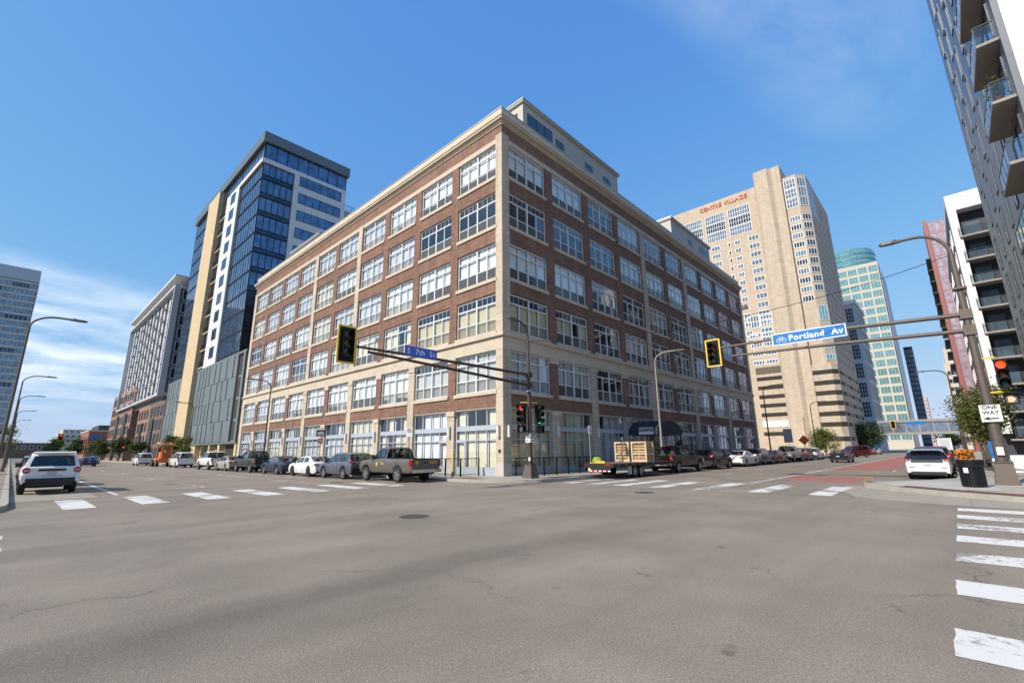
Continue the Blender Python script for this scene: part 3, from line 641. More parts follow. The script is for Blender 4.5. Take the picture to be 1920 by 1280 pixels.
def _frame(w, h, nx, nz, fw, proud):
    m_ = MB()
    m_.box(0, -proud, 0, fw, 0, h); m_.box(w - fw, -proud, 0, w, 0, h); m_.box(fw, -proud, 0, w - fw, 0, fw); m_.box(fw, -proud, h - fw, w - fw, 0, h)
    for i in range(1, nx): m_.box(w * i / nx - fw * .4, -proud * .9, fw, w * i / nx + fw * .4, 0, h - fw)
    for j in range(1, nz): m_.box(fw, -proud * .8, h * j / nz - fw * .4, w - fw, 0, h * j / nz + fw * .4)
    return m_
def refl_glass(name, col, metal=0.55, rough=0.06, wob=0.06, ws=0.35):
    m, t, b = _new(name); MATS[name] = m
    b.inputs['Base Color'].default_value = (*col, 1); b.inputs['Metallic'].default_value = metal; b.inputs['Roughness'].default_value = rough
    n = N(t, 'ShaderNodeTexNoise', Scale=ws, Detail=2.0); t.links.new(pos_node(t), n.inputs['Vector'])
    bp = N(t, 'ShaderNodeBump', Strength=wob, Distance=0.3); t.links.new(n.outputs[0], bp.inputs['Height']); t.links.new(bp.outputs[0], b.inputs['Normal'])
    r_ = N(t, 'ShaderNodeMapRange'); r_.inputs[1].default_value = .35; r_.inputs[2].default_value = .65; r_.inputs[3].default_value = .75; r_.inputs[4].default_value = 1.2
    n2 = N(t, 'ShaderNodeTexNoise', Scale=0.8, Detail=3.0); t.links.new(pos_node(t), n2.inputs['Vector']); t.links.new(n2.outputs[0], r_.inputs[0])
    x = N(t, 'ShaderNodeVectorMath', operation='SCALE'); x.inputs[0].default_value = col; t.links.new(r_.outputs[0], x.inputs['Scale']); t.links.new(x.outputs[0], b.inputs['Base Color'])
    return m
TGL = refl_glass('blue_tower_glass', (0.14, 0.21, 0.31), 0.75)
TGD = refl_glass('dark_tower_glass', (0.05, 0.075, 0.11), 0.5)
TGW = refl_glass('pale_window_glass', (0.20, 0.25, 0.31), 0.45)
TGT = refl_glass('teal_glass', (0.20, 0.42, 0.43), 0.5)
TGP = refl_glass('pink_glass', (0.52, 0.40, 0.44), 0.45, rough=0.15)
BLKF = pm('black_frame', (0.025, 0.028, 0.035), 0.4, 0.3)
WHF = pm('white_frame', (0.75, 0.75, 0.74), 0.5)
GREYP = pm('grey_metal_panel', (0.155, 0.185, 0.19), 0.5, 0.15, var=0.06, vs=0.8)
CREAM = brickm('cream_stone', (0.55, 0.43, 0.26), (0.52, 0.405, 0.245), (0.42, 0.32, 0.19), bw=1.2, bh=0.8, ms=0.012, big=0.06, bump=0.1)
SIDING = brickm('white_siding', (0.60, 0.61, 0.62), (0.56, 0.57, 0.58), (0.42, 0.43, 0.44), bw=6.0, bh=0.28, ms=0.018, big=0.05, bump=0.2)
ROOFD = pm('dark_roof_edge', (0.14, 0.16, 0.17), 0.45, 0.3)
LOUV = brickm('louvre', (0.055, 0.05, 0.045), (0.05, 0.045, 0.04), (0.02, 0.02, 0.02), bw=8.0, bh=0.14, ms=0.03, big=0.1, bump=0.6)

# --- glass tower on a grey podium, on 7th beyond the brick building
tw = thing('apartment_tower', 'dark blue glass apartment tower with a cream stone fin rising from a grey podium', 'tower', (20.7, 71.2, 0))
# podium (local v from 0 to 48.4)
m_ = MB(); m_.box(0.3, 0.0, 3.3, 25, 48.4, 15.9); m_.build('podium', GREYP, tw)
m_ = MB(); m_.box(0.9, 0.9, 0.15, 25, 48, 3.3); m_.build('ground_floor_wall', CREAM, tw)
pn = MB()
pr = random.Random(11)
rows = [(3.35, 6.35), (6.40, 9.45), (9.50, 12.6), (12.65, 15.85)]
pidx = 0
PANELS = {}
def gpanel(w, h):
    k = (round(w, 2), round(h, 2))
    if k not in PANELS: PANELS[k] = MB().box(0, -0.3, 0, w, 0, h).mesh('panel', GREYP)
    return PANELS[k]
for (z0, z1) in rows:
    v = 0.35
    ob('panel', gpanel(0.8, z1 - z0), tw, (0.3, v + 0.8, z0), -math.pi / 2); v += 0.86
    MB().box(0.0, 0, 0, 2.2, 0.04, z1 - z0 - .5).build('louvre', LOUV, tw, (0.24, v + 2.2, z0 + .25), -math.pi / 2); v += 2.26
    while v < 25.2:
        w = pr.choice((1.5, 2.2, 2.9, 3.6)); w = min(w, 25.6 - v)
        ob('panel', gpanel(w, z1 - z0), tw, (0.3, v + w, z0), -math.pi / 2); v += w
        ob('slit_window', FW.setdefault('slit%.2f' % (z1 - z0), MB().box(0, 0, 0.15, 0.34, 0.03, z1 - z0 - .15).mesh('slit_window', CARGL)), tw, (0.27, v + 0.37, z0), -math.pi / 2); v += 0.40
    v = 34.6
    while v < 47.8:
        w = min(pr.choice((1.8, 2.6, 3.4)), 48.2 - v)
        ob('panel', gpanel(w, z1 - z0), tw, (0.3, v + w, z0), -math.pi / 2); v += w + 0.40
m_ = MB(); m_.box(0.0, 0.0, 15.86, 25, 48.4, 16.2); m_.box(0.0, 0.0, 3.05, 1.6, 48.4, 3.32); m_.build('podium_edge', GREYP, tw)
for (a, b_) in ((0.05, 0.9), (7.6, 8.6), (12.6, 13.4), (16.5, 17.4), (21, 24.6), (37, 38), (42, 43)):
    MB().box(0.15, a, 0.15, 1.0, b_, 3.05).build('cream_pier', CREAM, tw)
for (a, b_) in ((1.2, 7.2), (13.5, 16.3)): MB().box(0.86, a, 0.15, 0.895, b_, 2.9).build('entrance_recess', LOUV, tw)
fwin(tw, 'W', 0.9, 9.2, 11.8, 0.5, 2.9, BLKF, CARGL, 2, 1); fwin(tw, 'W', 0.9, 25, 26, 0.2, 2.9, BLKF, CARGL, 1, 1); fwin(tw, 'W', 0.9, 36, 47, 0.3, 2.9, BLKF, CARGL, 8, 1)
MB().box(-2.4, 27.5, 3.0, 0.8, 33, 3.9).build('entrance_canopy', BLKF, tw)
# tower (local v from 4.3)
V0 = 4.3
FL = [16.6 + 3.23 * k for k in range(11)]
m_ = MB(); m_.box(0.35, V0 + .35, 16.2, 14.4, V0 + 42.6, 52.3); m_.build('tower_core', BLKF, tw)
m_ = MB(); m_.box(-0.15, V0 - 0.15, 52.3, 15.0, V0 + 43, 54.1); m_.build('roof_edge', ROOFD, tw)
cr = MB(); cr.box(-0.55, V0 + 22.3, 0.15, 0.9, V0 + 29.9, 52.29); cr.build('stone_fin', CREAM, tw)
sd_ = MB(); sd_.box(0.0, V0 + 11.3, 16.2, 0.36, V0 + 18.5, 49.3); sd_.box(5.3, V0 - 0.0, 16.2, 14.6, V0 + 0.36, 49.3); sd_.box(0.0, V0 + 0.37, 48.55, 0.36, V0 + 11.3, 49.3); sd_.box(0.0, V0, 48.55, 5.3, V0 + .36, 49.3)
sd_.build('white_cladding', SIDING, tw)
for k, z in enumerate(FL):
    top = k == 10
    zt_ = 52.25 if top else z + 3.1
    if top:
        for a, b_ in ((V0 + .4, V0 + 11.2), (V0 + 11.4, V0 + 22.2)): fwin(tw, 'W', 0.33, a, b_, z + .45, zt_, BLKF, TGL, 7, 1, 0.07)
        for q in range(8): fwin(tw, 'S', V0 + .33, .4 + 1.78 * q, .4 + 1.78 * (q + 1), z + .45, zt_, BLKF, TGL, 1, 1, 0.07)
        fwin(tw, 'W', 0.33, V0 + 30, V0 + 42.5, z + .2, zt_, BLKF, TGL, 8, 1, 0.07); continue
    # corner glass: five lights on the south side, one wide band on the street side
    for q in range(5): fwin(tw, 'S', V0 + .34, .36 + .98 * q, .36 + .98 * (q + 1), z + .75, min(zt_, 48.5), BLKF, TGD if k < 3 else TGL, 1, 1, 0.06)
    fwin(tw, 'S', V0 + .34, .36, 5.26, z + .05, z + .7, BLKF, TGD, 2, 1, 0.06, name='spandrel')
    for q in range(3): fwin(tw, 'W', 0.34, V0 + .4 + 3.63 * q, V0 + .4 + 3.63 * (q + 1), z + .12, min(zt_, 48.5), BLKF, TGL, 3, 1, 0.05)
    fwin(tw, 'W', -0.0, V0 + 13.2, V0 + 15.6, z + .9, z + 2.8, BLKF, TGL, 2, 1, 0.07)
    if z + 3 < 49.5: fwin(tw, 'S', V0 - 0.0, 6.2, 13.7, z + 1.0, z + 2.85, BLKF, TGL, 6, 1, 0.07)
    for q in range(3): fwin(tw, 'W', 0.34, V0 + 30 + 4.17 * q, V0 + 30 + 4.17 * (q + 1), z + .12, zt_, BLKF, TGL, 3, 1, 0.05)
    # balcony in the recess beside the fin
    b_ = MB(); b_.box(0.05, V0 + 18.6, z - .1, 2.0, V0 + 22.2, z + .1, 0); b_.build('balcony', pm('balcony_slab', (0.5, 0.43, 0.31), 0.8), tw)
    rl = MB(); rl.box(0.05, V0 + 18.7, z + 1.12, 0.1, V0 + 22.2, z + 1.17)
    for j in range(9): rl.box(0.06, V0 + 18.75 + j * .42, z + .1, 0.09, V0 + 18.79 + j * .42, z + 1.12)
    rl.build('balcony_rail', DARKM, tw)
    if k >= 8:
        b_ = MB(); b_.box(14.6, V0 + .5, z - .15, 16.6, V0 + 4.5, z + .1); b_.build('end_balcony', SIDING, tw)
        rl = MB(); rl.box(14.6, V0 + .5, z + 1.1, 16.6, V0 + .55, z + 1.16); rl.box(16.55, V0 + .56, z + 1.1, 16.6, V0 + 4.5, z + 1.16)
        for j in range(6): rl.box(14.65 + j * .37, V0 + .51, z + .1, 14.69 + j * .37, V0 + .54, z + 1.1)
        rl.build('balcony_rail', DARKM, tw)

# --- white framed apartment block on brick bases
ap = thing('apartment_block', 'pale grey apartment block with rows of balconies over brown brick lower wings', 'building', (20.7, 120, 0))
BRN = brickm('brown_brick', (0.19, 0.105, 0.075), (0.15, 0.08, 0.06), (0.16, 0.12, 0.1), big=0.1, bump=0)
ORB = brickm('orange_brick', (0.34, 0.16, 0.10), (0.29, 0.135, 0.085), (0.25, 0.19, 0.15), big=0.1, bump=0)
BLKP = pm('black_panel', (0.045, 0.048, 0.055), 0.6)
PALE = pm('pale_panel', (0.47, 0.48, 0.50), 0.6, var=0.05, vs=0.6)
m_ = MB(); m_.box(0.6, 7.2, 13.2, 22, 66.5, 40.0); m_.build('upper_core', pm('grey_core', (0.14, 0.15, 0.165), 0.7), ap)
m_ = MB(); m_.box(0, 0.2, 0.15, 20, 16, 12.9); m_.build('brick_wing', BRN, ap)
m_ = MB(); m_.box(0, 16.02, 0.15, 20, 30, 13.0); m_.build('brick_wing', ORB, ap)
m_ = MB(); m_.box(0.0, 41, 0.15, 20, 80, 20.0); m_.build('brick_wing', ORB, ap)
m_ = MB(); m_.box(2.0, 30.01, 0.15, 20, 40.99, 19.0); m_.build('link_wing', BLKP, ap)
for (a, b_, h) in ((9, 12.5, 9.4), (22, 25, 9), (48, 52, 13), (62, 66, 13)): MB().box(-0.25, a, 0.15, -0.01, b_, h).build('black_bay', BLKP, ap)
m_ = MB(); m_.box(-0.6, 6.8, 14.4, 0.61, 7.4, 40.4); m_.box(-0.6, 66.2, 14.4, .61, 66.8, 40.4); m_.box(-.6, 7.41, 14.4, .59, 66.19, 14.9); m_.box(-.6, 7.41, 39.8, .59, 66.19, 40.4)
m_.box(0.62, 6.6, 14.4, 6.0, 7.19, 15.2); m_.box(.62, 6.6, 39.7, 6, 7.19, 40.4); m_.build('white_frame', PALE, ap)
m_ = MB(); m_.box(-1.0, 6.0, 42.2, 12, 67.0, 42.6); m_.box(3, 9, 40.0, 10, 62, 42.2, 1); m_.build('roof_canopy', [WHF, BLKP], ap)
for k in range(8):
    z = 15.0 + 3.1 * k
    for j in range(12):
        v = 7.8 + 4.85 * j
        fwin(ap, 'W', 0.6, v, v + 2.5, z + .3, z + 2.85, BLKF, TGW, 2, 1, 0.07)
        if 'appan' not in FW: FW['appan'] = MB().box(0, -0.14, 0, 2.2, 0, 2.95).mesh('pale_panel', PALE)
        ob('pale_panel', FW['appan'], ap, (0.6, v + 4.75, z + .08), -math.pi / 2)
        if j % 2 == 0:
            if 'apbal' not in FW:
                b_ = MB(); b_.box(0, -1.0, 0, 2.7, 0, 0.1, 0); b_.box(0, -1.0, 1.12, 2.7, -.96, 1.17, 0); FW['apbal'] = b_.mesh('balcony', PALE)
                b_ = MB(); b_.face([(0, -.98, .1), (2.7, -.98, .1), (2.7, -.98, 1.12), (0, -.98, 1.12)]); b_.face([(0, -.98, .1), (0, -.98, 1.12), (0, 0, 1.12), (0, 0, .1)]); FW['apgl'] = b_.mesh('balcony_glass', glassm('balcony_glass', tint=(0.75, 0.82, 0.86), refl=0.12))
            q = ob('balcony', FW['apbal'], ap, (0.6, v + 2.6, z + .1), -math.pi / 2); ob('balcony_glass', FW['apgl'], q)
    fwin(ap, 'S', 7.2, 1.2, 4.4, z + .4, z + 2.8, WHF, TGD, 2, 1, 0.1)
for (a, b_, n, fl, hz) in ((0.8, 15.2, 4, 4, 3.0), (16.6, 29.4, 4, 4, 3.0), (42, 79.4, 10, 6, 3.15)):
    for f in range(fl):
        for j in range(n):
            v = a + (b_ - a) * j / n + .5
            fwin(ap, 'W', 0.0, v, v + (b_ - a) / n - 1.5, .9 + hz * f, .9 + hz * f + 2.1, BLKF, TGW, 2, 1, 0.08)
fwin(ap, 'S', 0.2, .5, 6, .5, 12.5, BLKF, TGD, 3, 4, 0.12)

# --- small red brick building and others further up 7th
rb_ = thing('red_brick_hall', 'low red brick hall with a dark upper storey far up the street', 'building', (20.7, 258, 0))
RDB = brickm('bright_red_brick', (0.36, 0.11, 0.06), (0.31, 0.09, 0.05), (0.3, 0.2, 0.15), big=0.1, bump=0)
MB().box(0, 0, 0.1, 40, 33, 11.2).build('wall', RDB, rb_); MB().box(-.3, -.3, 11.2, 40.3, 33.3, 11.8).build('cornice', STONE2, rb_); MB().box(3, 4, 11.8, 36, 30, 14).build('upper_storey', BLKP, rb_)
for j in range(5): fwin(rb_, 'S', 0, 2 + 6 * j, 5.5 + 6 * j, 2, 8.5, BLKF, TGD, 2, 3, .15)
for j in range(4): fwin(rb_, 'W', 0, 2 + 8 * j, 6 + 8 * j, 2, 8.5, BLKF, TGD, 2, 3, .15)
cb = thing('cream_terrace_block', 'distant cream stepped apartment block with terraces behind the trees', 'building', (24, 600, 0))
for i, (a, b_, z0, z1) in enumerate(((0, 40, 0, 17), (3, 38, 17, 21.5), (6, 36, 21.5, 25.5))):
    MB().box(a, i * 2, z0, b_, 30, z1).build('terrace', pm('cream_render', (0.56, 0.48, 0.36), 0.8), cb)
    for j in range(8): fwin(cb, 'S', i * 2, a + 1 + j * 4.2, a + 3.6 + j * 4.2, max(z1 - 3.4, 8), z1 - .9, WHF, TGD, 2, 1, .2)
lw_ = thing('low_brick_block', 'distant low dark brick block closing the view up the street', 'building', (-6, 520, 0))
MB().box(0, 0, 0, 28, 20, 11.5).build('wall', BRN, lw_)
for j in range(6): fwin(lw_, 'S', 0, 2 + 4.3 * j, 4.4 + 4.3 * j, 6.5, 9.5, WHF, TGD, 1, 1, .2)

# --- condominium tower at the left edge
lt = thing('glass_condominium', 'tall glass condominium tower with pale floor bands and a blank metal crown', 'tower', (-4.2, 330, 0))
MB().box(-46, 0.6, 0.1, -0.3, 34, 94).build('core', TGW, lt)
MB().box(-46.4, 0, 88.3, 0, 34.4, 94.6).build('crown', pm('metal_crown', (0.42, 0.45, 0.48), 0.5, 0.2), lt)
FLB = MB().box(-46.3, 0.1, 0, 0, 34.3, 0.85).mesh('floor_band', pm('floor_band', (0.52, 0.49, 0.44), 0.8, var=.1, vs=.3))
for k in range(26):
    z = 3.2 + 3.35 * k; ob('floor_band', FLB, lt, (0, 0, z))
    for j in range(5):
        fwin(lt, 'S', 0.6, -45.5 + 9.1 * j, -45.5 + 9.1 * j + (8.2 if (j + k) % 2 else 6.4), z + .85, z + 3.3, WHF, TGD if (j * 7 + k * 3) % 5 == 0 else TGW, 5, 1, .12, name='window_band')

# --- Centre Village tower
cv = thing('brick_highrise', 'tan brick high-rise with white window bands, red rooftop lettering and open parking decks', 'tower', (148, 20.3, 0))
TAN = brickm('tan_brick', (0.52, 0.425, 0.32), (0.46, 0.37, 0.275), (0.44, 0.355, 0.27), bw=0.9, bh=0.35, ms=0.012, big=0.1, bump=0.1)
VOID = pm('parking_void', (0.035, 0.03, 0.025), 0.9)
m_ = MB(); m_.box(4, 13.2, 0.1, 38, 42, 84.2); m_.build('main_wall', TAN, cv)
m_ = MB(); m_.prism([(0.6, 13.2), (0.0, 12.6), (0.0, 9.2), (0.9, 8.2), (0.9, 5.8), (14, 5.8), (14, 13.2)], 0.1, 86.8); m_.build('stair_shaft', TAN, cv)
m_ = MB(); m_.prism([(2, 5.79), (2, 2.2), (4.2, 0.0), (38, 0.0), (38, 13.19), (14.1, 13.19), (14.1, 5.79)], 24, 82.5); m_.build('side_wall', TAN, cv)
m_ = MB(); m_.prism([(1.2, 5.79), (1.2, 1.2), (2.6, 0.0), (38, 0.0), (38, 13.19), (14.1, 13.19), (14.1, 5.79)], 0.1, 23.98); m_.build('parking_wall', TAN, cv)
MB().box(3, 5.8, 82.5, 37.5, 6.1, 83.2).build('roof_edge', pm('red_roof_edge', (0.35, 0.05, 0.04), 0.5), cv)
REDL = pm('red_letters', (0.60, 0.13, 0.05), 0.5)
lettering('CENTRE VILLAGE', 1.95, REDL, cv, (3.85, 24.2, 82.2), '-x', depth=0.3, bold=0.02, spacing=1.03)
lettering('CENTRE VILLAGE', 2.0, pm('dark_letters', (0.06, 0.05, 0.045), 0.5), cv, (3.85, 28.4, 45.0), '-x', depth=0.3, bold=0.03)
for (a, b_) in ((16.2, 23.0), (24.0, 30.5), (31.5, 37.5)):
    for r_ in range(3): fwin(cv, 'W', 4, a, b_, 69.6 + 3.25 * r_, 72.8 + 3.25 * r_, WHF, TGW if r_ != 1 else TGD, 9, 2, .14, name='window_band')
for k in range(13):
    z = 66.2 - 2.78 * k
    fwin(cv, 'W', 4, 14.6, 17.8, z, z + 1.75, WHF, TGW, 3, 1, .16); fwin(cv, 'W', 4, 20.2, 22.0, z, z + 1.6, WHF, TGW, 2, 1, .16); fwin(cv, 'W', 4, 23.2, 24.1, z, z + 1.5, WHF, TGD, 1, 1, .16)
    fwin(cv, 'W', 4, 26.6, 29.4, z, z + 1.7, WHF, TGW, 3, 1, .16)
    if z > 40: fwin(cv, 'W', 2, 2.5, 5.4, z + 1.2, z + 3.0, WHF, TGD if k % 2 else TGW, 4, 1, .16)
for r_ in range(3): fwin(cv, 'W', 2, 2.4, 5.5, 72 + 3.2 * r_, 75 + 3.2 * r_, WHF, TGW, 4, 2, .14, name='window_band')
def chwin(z0, z1, n, gm):   # on the chamfer
    o = fwin(cv, 'W', 0, 0.25, 2.85, z0, z1, WHF, gm, n, 1, .14); o.location = (2.12 - 0.03, 2.08 - .03, z0); o.rotation_euler = (0, 0, -math.pi / 4); return o
for r_ in range(3): chwin(72 + 3.2 * r_, 75 + 3.2 * r_, 3, TGW)
for k in range(9): chwin(67.5 - 2.78 * k, 69.4 - 2.78 * k, 3, TGD)
for (z, h) in ((36.5, 4.4), (31.8, 2), (28.2, 1.6), (25.2, 1.6)): chwin(z, z + h, 3, TGT)
fwin(cv, 'S', 0, 5.2, 14, 70, 81.5, WHF, TGW, 6, 4, .14, name='window_band')
for k in range(21):
    z = 77 - 2.6 * k
    for j in range(7):
        if (z > 69.5 and j < 3): continue
        fwin(cv, 'S', 0, 6.0 + 4.4 * j, 7.6 + 4.4 * j, z, z + 1.3, PALE, TGD, 2, 1, .12)
for (z, h, n) in ((37.8, 4.0, 5), (34.6, 1.6, 5), (31.6, 1.6, 5), (28.8, 1.4, 5), (26.2, 1.4, 5)):
    fwin(cv, 'W', 4, 14.3, 17.6, z, z + h, WHF, TGW, 4, 1 if h < 3 else 2, .2); fwin(cv, 'W', 4, 17.9, 21.2, z, z + h, WHF, TGW, 4, 1 if h < 3 else 2, .2)
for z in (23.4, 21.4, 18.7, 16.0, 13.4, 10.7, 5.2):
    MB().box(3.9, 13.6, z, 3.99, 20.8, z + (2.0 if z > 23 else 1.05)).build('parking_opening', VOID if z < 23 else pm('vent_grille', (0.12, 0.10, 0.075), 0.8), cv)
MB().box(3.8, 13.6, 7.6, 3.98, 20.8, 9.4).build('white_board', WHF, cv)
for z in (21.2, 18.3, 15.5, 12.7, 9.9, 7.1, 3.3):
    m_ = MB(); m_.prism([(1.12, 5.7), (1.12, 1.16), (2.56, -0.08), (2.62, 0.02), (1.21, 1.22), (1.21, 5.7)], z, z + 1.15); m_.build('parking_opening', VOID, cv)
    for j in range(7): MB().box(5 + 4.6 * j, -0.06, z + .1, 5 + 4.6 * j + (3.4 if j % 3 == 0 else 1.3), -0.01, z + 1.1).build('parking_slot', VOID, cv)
MB().box(0.1, 9.3, 4, 0.0 - 0.06, 9.5, 10).build('drain_pipe', pm('rust_pipe', (0.17, 0.10, 0.06), .7), cv)

# --- buildings further along Portland
bb = thing('blue_framed_building', 'office building with dark gridded windows in pale blue frames', 'building', (208, 19.6, 0))
BLUF = pm('blue_frame', (0.44, 0.52, 0.62), 0.5); PINKP = pm('pinkish_panel', (0.45, 0.40, 0.40), 0.6)
MB().box(0, 0, 0.1, 24, 10, 54).build('wall', BLUF, bb); MB().box(-.5, -.5, 54, 24.5, 10, 55.5).build('roof_edge', WHF, bb)
for k in range(7):
    fwin(bb, 'W', 0, .7, 3.9, 5 + 7 * k, 10.6 + 7 * k, BLUF, TGD, 4, 4, .18); fwin(bb, 'W', 0, 4.5, 7.6, 5 + 7 * k, 10.6 + 7 * k, BLUF, TGD, 4, 4, .18)
    for j in range(3): fwin(bb, 'S', 0, 1.5 + 8 * j, 7.5 + 8 * j, 5 + 7 * k, 10.6 + 7 * k, PINKP, TGW, 4, 4, .2)
gt = thing('teal_window_tower', 'cream stone office tower with a grid of teal windows', 'tower', (400, 20.3, 0))
CRM2 = pm('cream_grid', (0.50, 0.44, 0.35), 0.75, var=.05, vs=.2)
MB().box(0, 0, 0, 40, 26, 130).build('wall', CRM2, gt); MB().box(3, -0.8, 0, 40, -0.01, 124).build('side_wall', pm('slate_side', (0.22, 0.25, 0.32), 0.35, 0.3), gt)
for k in range(20):
    for j in range(4): fwin(gt, 'W', 0, .35 + 6 * j, 5.75 + 6 * j, 6 + 6.15 * k, 10.7 + 6.15 * k, CRM2, TGT, 3, 1, .2)
cy = thing('round_teal_tower', 'round topped teal glass skyscraper behind the cream office tower', 'tower', (445, 40, 0))
m_ = MB(); m_.lathe([(17, 0), (17, 152), (16, 152), (16, 154), (0.01, 154)], (0, 0, 0), 40); m_.build('shaft', TGT, cy, smooth=30)
for k in range(30): m_ = MB().lathe([(17, 0), (17.3, 0), (17.3, .7), (17, .7)], (0, 0, 0), 40).mesh('floor_ring', pm('teal_ring', (0.13, 0.24, 0.27), .4, .3)) if k == 0 else m_; ob('floor_ring', m_, cy, (0, 0, 30 + 4.1 * k))
dt = thing('dark_office_tower', 'narrow dark glass office tower far along the avenue', 'tower', (520, 15, 0))
MB().box(0, 0, 0, 30, 6, 86).build('shaft', TGD, dt)
for k in range(20): fwin(dt, 'W', 0, .3, 5.7, 4 + 4 * k, 7.6 + 4 * k, BLKF, TGW, 4, 1, .3, name='window_band')
pt = thing('pale_brick_tower', 'distant pale pinkish brick tower at the end of the avenue', 'tower', (720, 17.5, 0))
MB().box(0, 0, 0, 30, 3.4, 58).build('shaft', pm('pale_pink_brick', (0.52, 0.36, 0.27), .8), pt)
for k in range(12): fwin(pt, 'W', 0, .5, 2.9, 6 + 4.2 * k, 8 + 4.2 * k, CRM2, TGW, 2, 1, .2)
# --- right side of Portland: dark panelled block with balconies, white balcony block, pink glass tower
dk = thing('dark_panel_block', 'dark grey metal clad apartment block with tall slot windows and corner balconies', 'building', (31.2, -5.0, 0))
DKP = brickm('dark_metal_panel', (0.125, 0.135, 0.16), (0.14, 0.15, 0.175), (0.05, 0.055, 0.065), bw=2.4, bh=3.45, ms=0.02, big=0.03, rough=0.33, bump=0.05)
WHW = brickm('white_wall_panel', (0.74, 0.73, 0.71), (0.72, 0.71, 0.69), (0.35, 0.34, 0.33), bw=6, bh=3.45, ms=0.02, big=0.03, bump=0.1)
MB().box(0.02, -22, 4.2, 23.8, 0, 52).build('panel_wall', DKP, dk); MB().box(-.06, -22, 4.2, 0.0, -.25, 52).build('white_wall', WHW, dk)
MB().box(0.6, -21, 0.15, 23, -1.2, 4.19).build('ground_floor', BLKP, dk)
SLAB = pm('balcony_concrete', (0.30, 0.275, 0.245), 0.85, var=.15, vs=1.5)
CLG = glassm('balcony_glass', tint=(0.75, 0.82, 0.86), refl=0.12)
for k in range(14):
    z = 4.9 + 3.45 * k
    for j in range(5):
        u = 6.4 + 3.4 * j + (1.1 if k % 2 else 0); fwin(dk, 'N', 0.0, u, u + 0.95, z + .3, z + 3.0, BLKF, TGW, 1, 1, .07, proud=.05)
    fwin(dk, 'N', 0.0, 1.0, 4.4, z + .2, z + 2.7, BLKF, TGW, 2, 1, .1)
    b_ = MB(); b_.box(0.3, 0.0, z - .16, 4.6, 0.85, z); b_.build('balcony', SLAB, dk)
    rl = MB()
    for (x0, y0, x1, y1) in ((.32, .0, .36, .83), (.32, .80, 4.58, .83), (4.54, 0, 4.58, .83)): rl.box(x0, y0, z + 1.05, x1, y1, z + 1.1)
    for j in range(5): rl.box(.32 + 1.05 * j, .79, z, .37 + 1.05 * j, .84, z + 1.05)
    rl.box(.32, .02, z, .36, .06, z + 1.05); rl.build('balcony_rail', DARKM, dk)
    gl_ = MB(); gl_.face([(.34, .06, z + .08), (.34, .8, z + .08), (.34, .8, z + 1.0), (.34, .06, z + 1.0)]); gl_.face([(.4, .815, z + .08), (4.5, .815, z + .08), (4.5, .815, z + 1.0), (.4, .815, z + 1.0)]); gl_.build('balcony_glass', CLG, dk)
wb = thing('white_balcony_block', 'white framed apartment block with a stack of glass railed balconies', 'building', (78, -4.0, 0))
MB().box(1.6, -20, 0.15, 40, -0.01, 32.6).build('core', BLKP, wb)
m_ = MB(); m_.box(0, -0.75, 3.0, 1.59, 0.05, 33.2); m_.box(0, -20, 31.0, 1.59, -0.76, 33.2); m_.box(0, -12, 3.0, 1.59, -9, 30.99); m_.box(1.6, -20, 32.6, 40, 0.05, 33.2); m_.build('white_frame', WHW, wb)
for k in range(9):
    z = 2.4 + 3.12 * k
    b_ = MB(); b_.box(-.3, -5.6, z - .2, 1.59, -.5, z); b_.build('balcony', SLAB, wb)
    rl = MB(); rl.box(-.3, -5.6, z + 1.02, -.25, -.5, z + 1.08)
    for j in range(6): rl.box(-.3, -5.55 + 1.0 * j, z, -.25, -5.5 + 1.0 * j, z + 1.02)
    rl.box(-.24, -.55, z + 1.02, .4, -.5, z + 1.08); rl.build('balcony_rail', DARKM, wb)
    gl_ = MB(); gl_.face([(-.27, -5.5, z + .1), (-.27, -.55, z + .1), (-.27, -.55, z + .98), (-.27, -5.5, z + .98)]); gl_.build('balcony_glass', CLG, wb)
    fwin(wb, 'W', 1.6, -5.3, -3.2, z + .1, z + 2.5, BLKF, TGW, 1, 1, .1); fwin(wb, 'W', 1.6, -2.8, -1.1, z + .1, z + 2.4, BLKF, TGW, 1, 1, .1)
    for j in range(5): fwin(wb, 'N', 0.0, 4 + 7 * j, 8 + 7 * j, z + .3, z + 2.5, WHF, TGW, 3, 1, .1)
pk = thing('pink_glass_tower', 'slim tower of pink gridded glass edged with a red fin', 'tower', (200, -4.0, 0))
RDF = pm('red_fin', (0.28, 0.085, 0.06), 0.5)
MB().box(0, -18, 0.1, 22, 0, 75).build('glass_shaft', TGP, pk); MB().box(-.8, -.6, 0.1, 22, .35, 76).build('red_fin', RDF, pk)
PGF = pm('mauve_mullion', (0.28, 0.17, 0.19), .5)
for k in range(18): fwin(pk, 'W', 0, -9, -.7, 3 + 4 * k, 7 + 4 * k, PGF, TGP, 5, 1, .30, name='window_band')
for k in range(16): MB().box(2, .36, 3 + 4 * k, 22, 1.6, 3.3 + 4 * k).build('side_balcony', BLKP, pk)
tn = thing('beige_setback_tower', 'distant beige tower with small setbacks beside the pink tower', 'tower', (330, -3.2, 0))
MB().box(0, -8, 0, 20, 1.9, 44).build('shaft', CRM2, tn); MB().box(2, -6, 44, 18, 0.8, 52).build('setback', CRM2, tn)
for k in range(9): fwin(tn, 'W', 0, -6, 1.2, 4 + 4.2 * k, 6.4 + 4.2 * k, CRM2, TGD, 5, 1, .2, name='window_band')
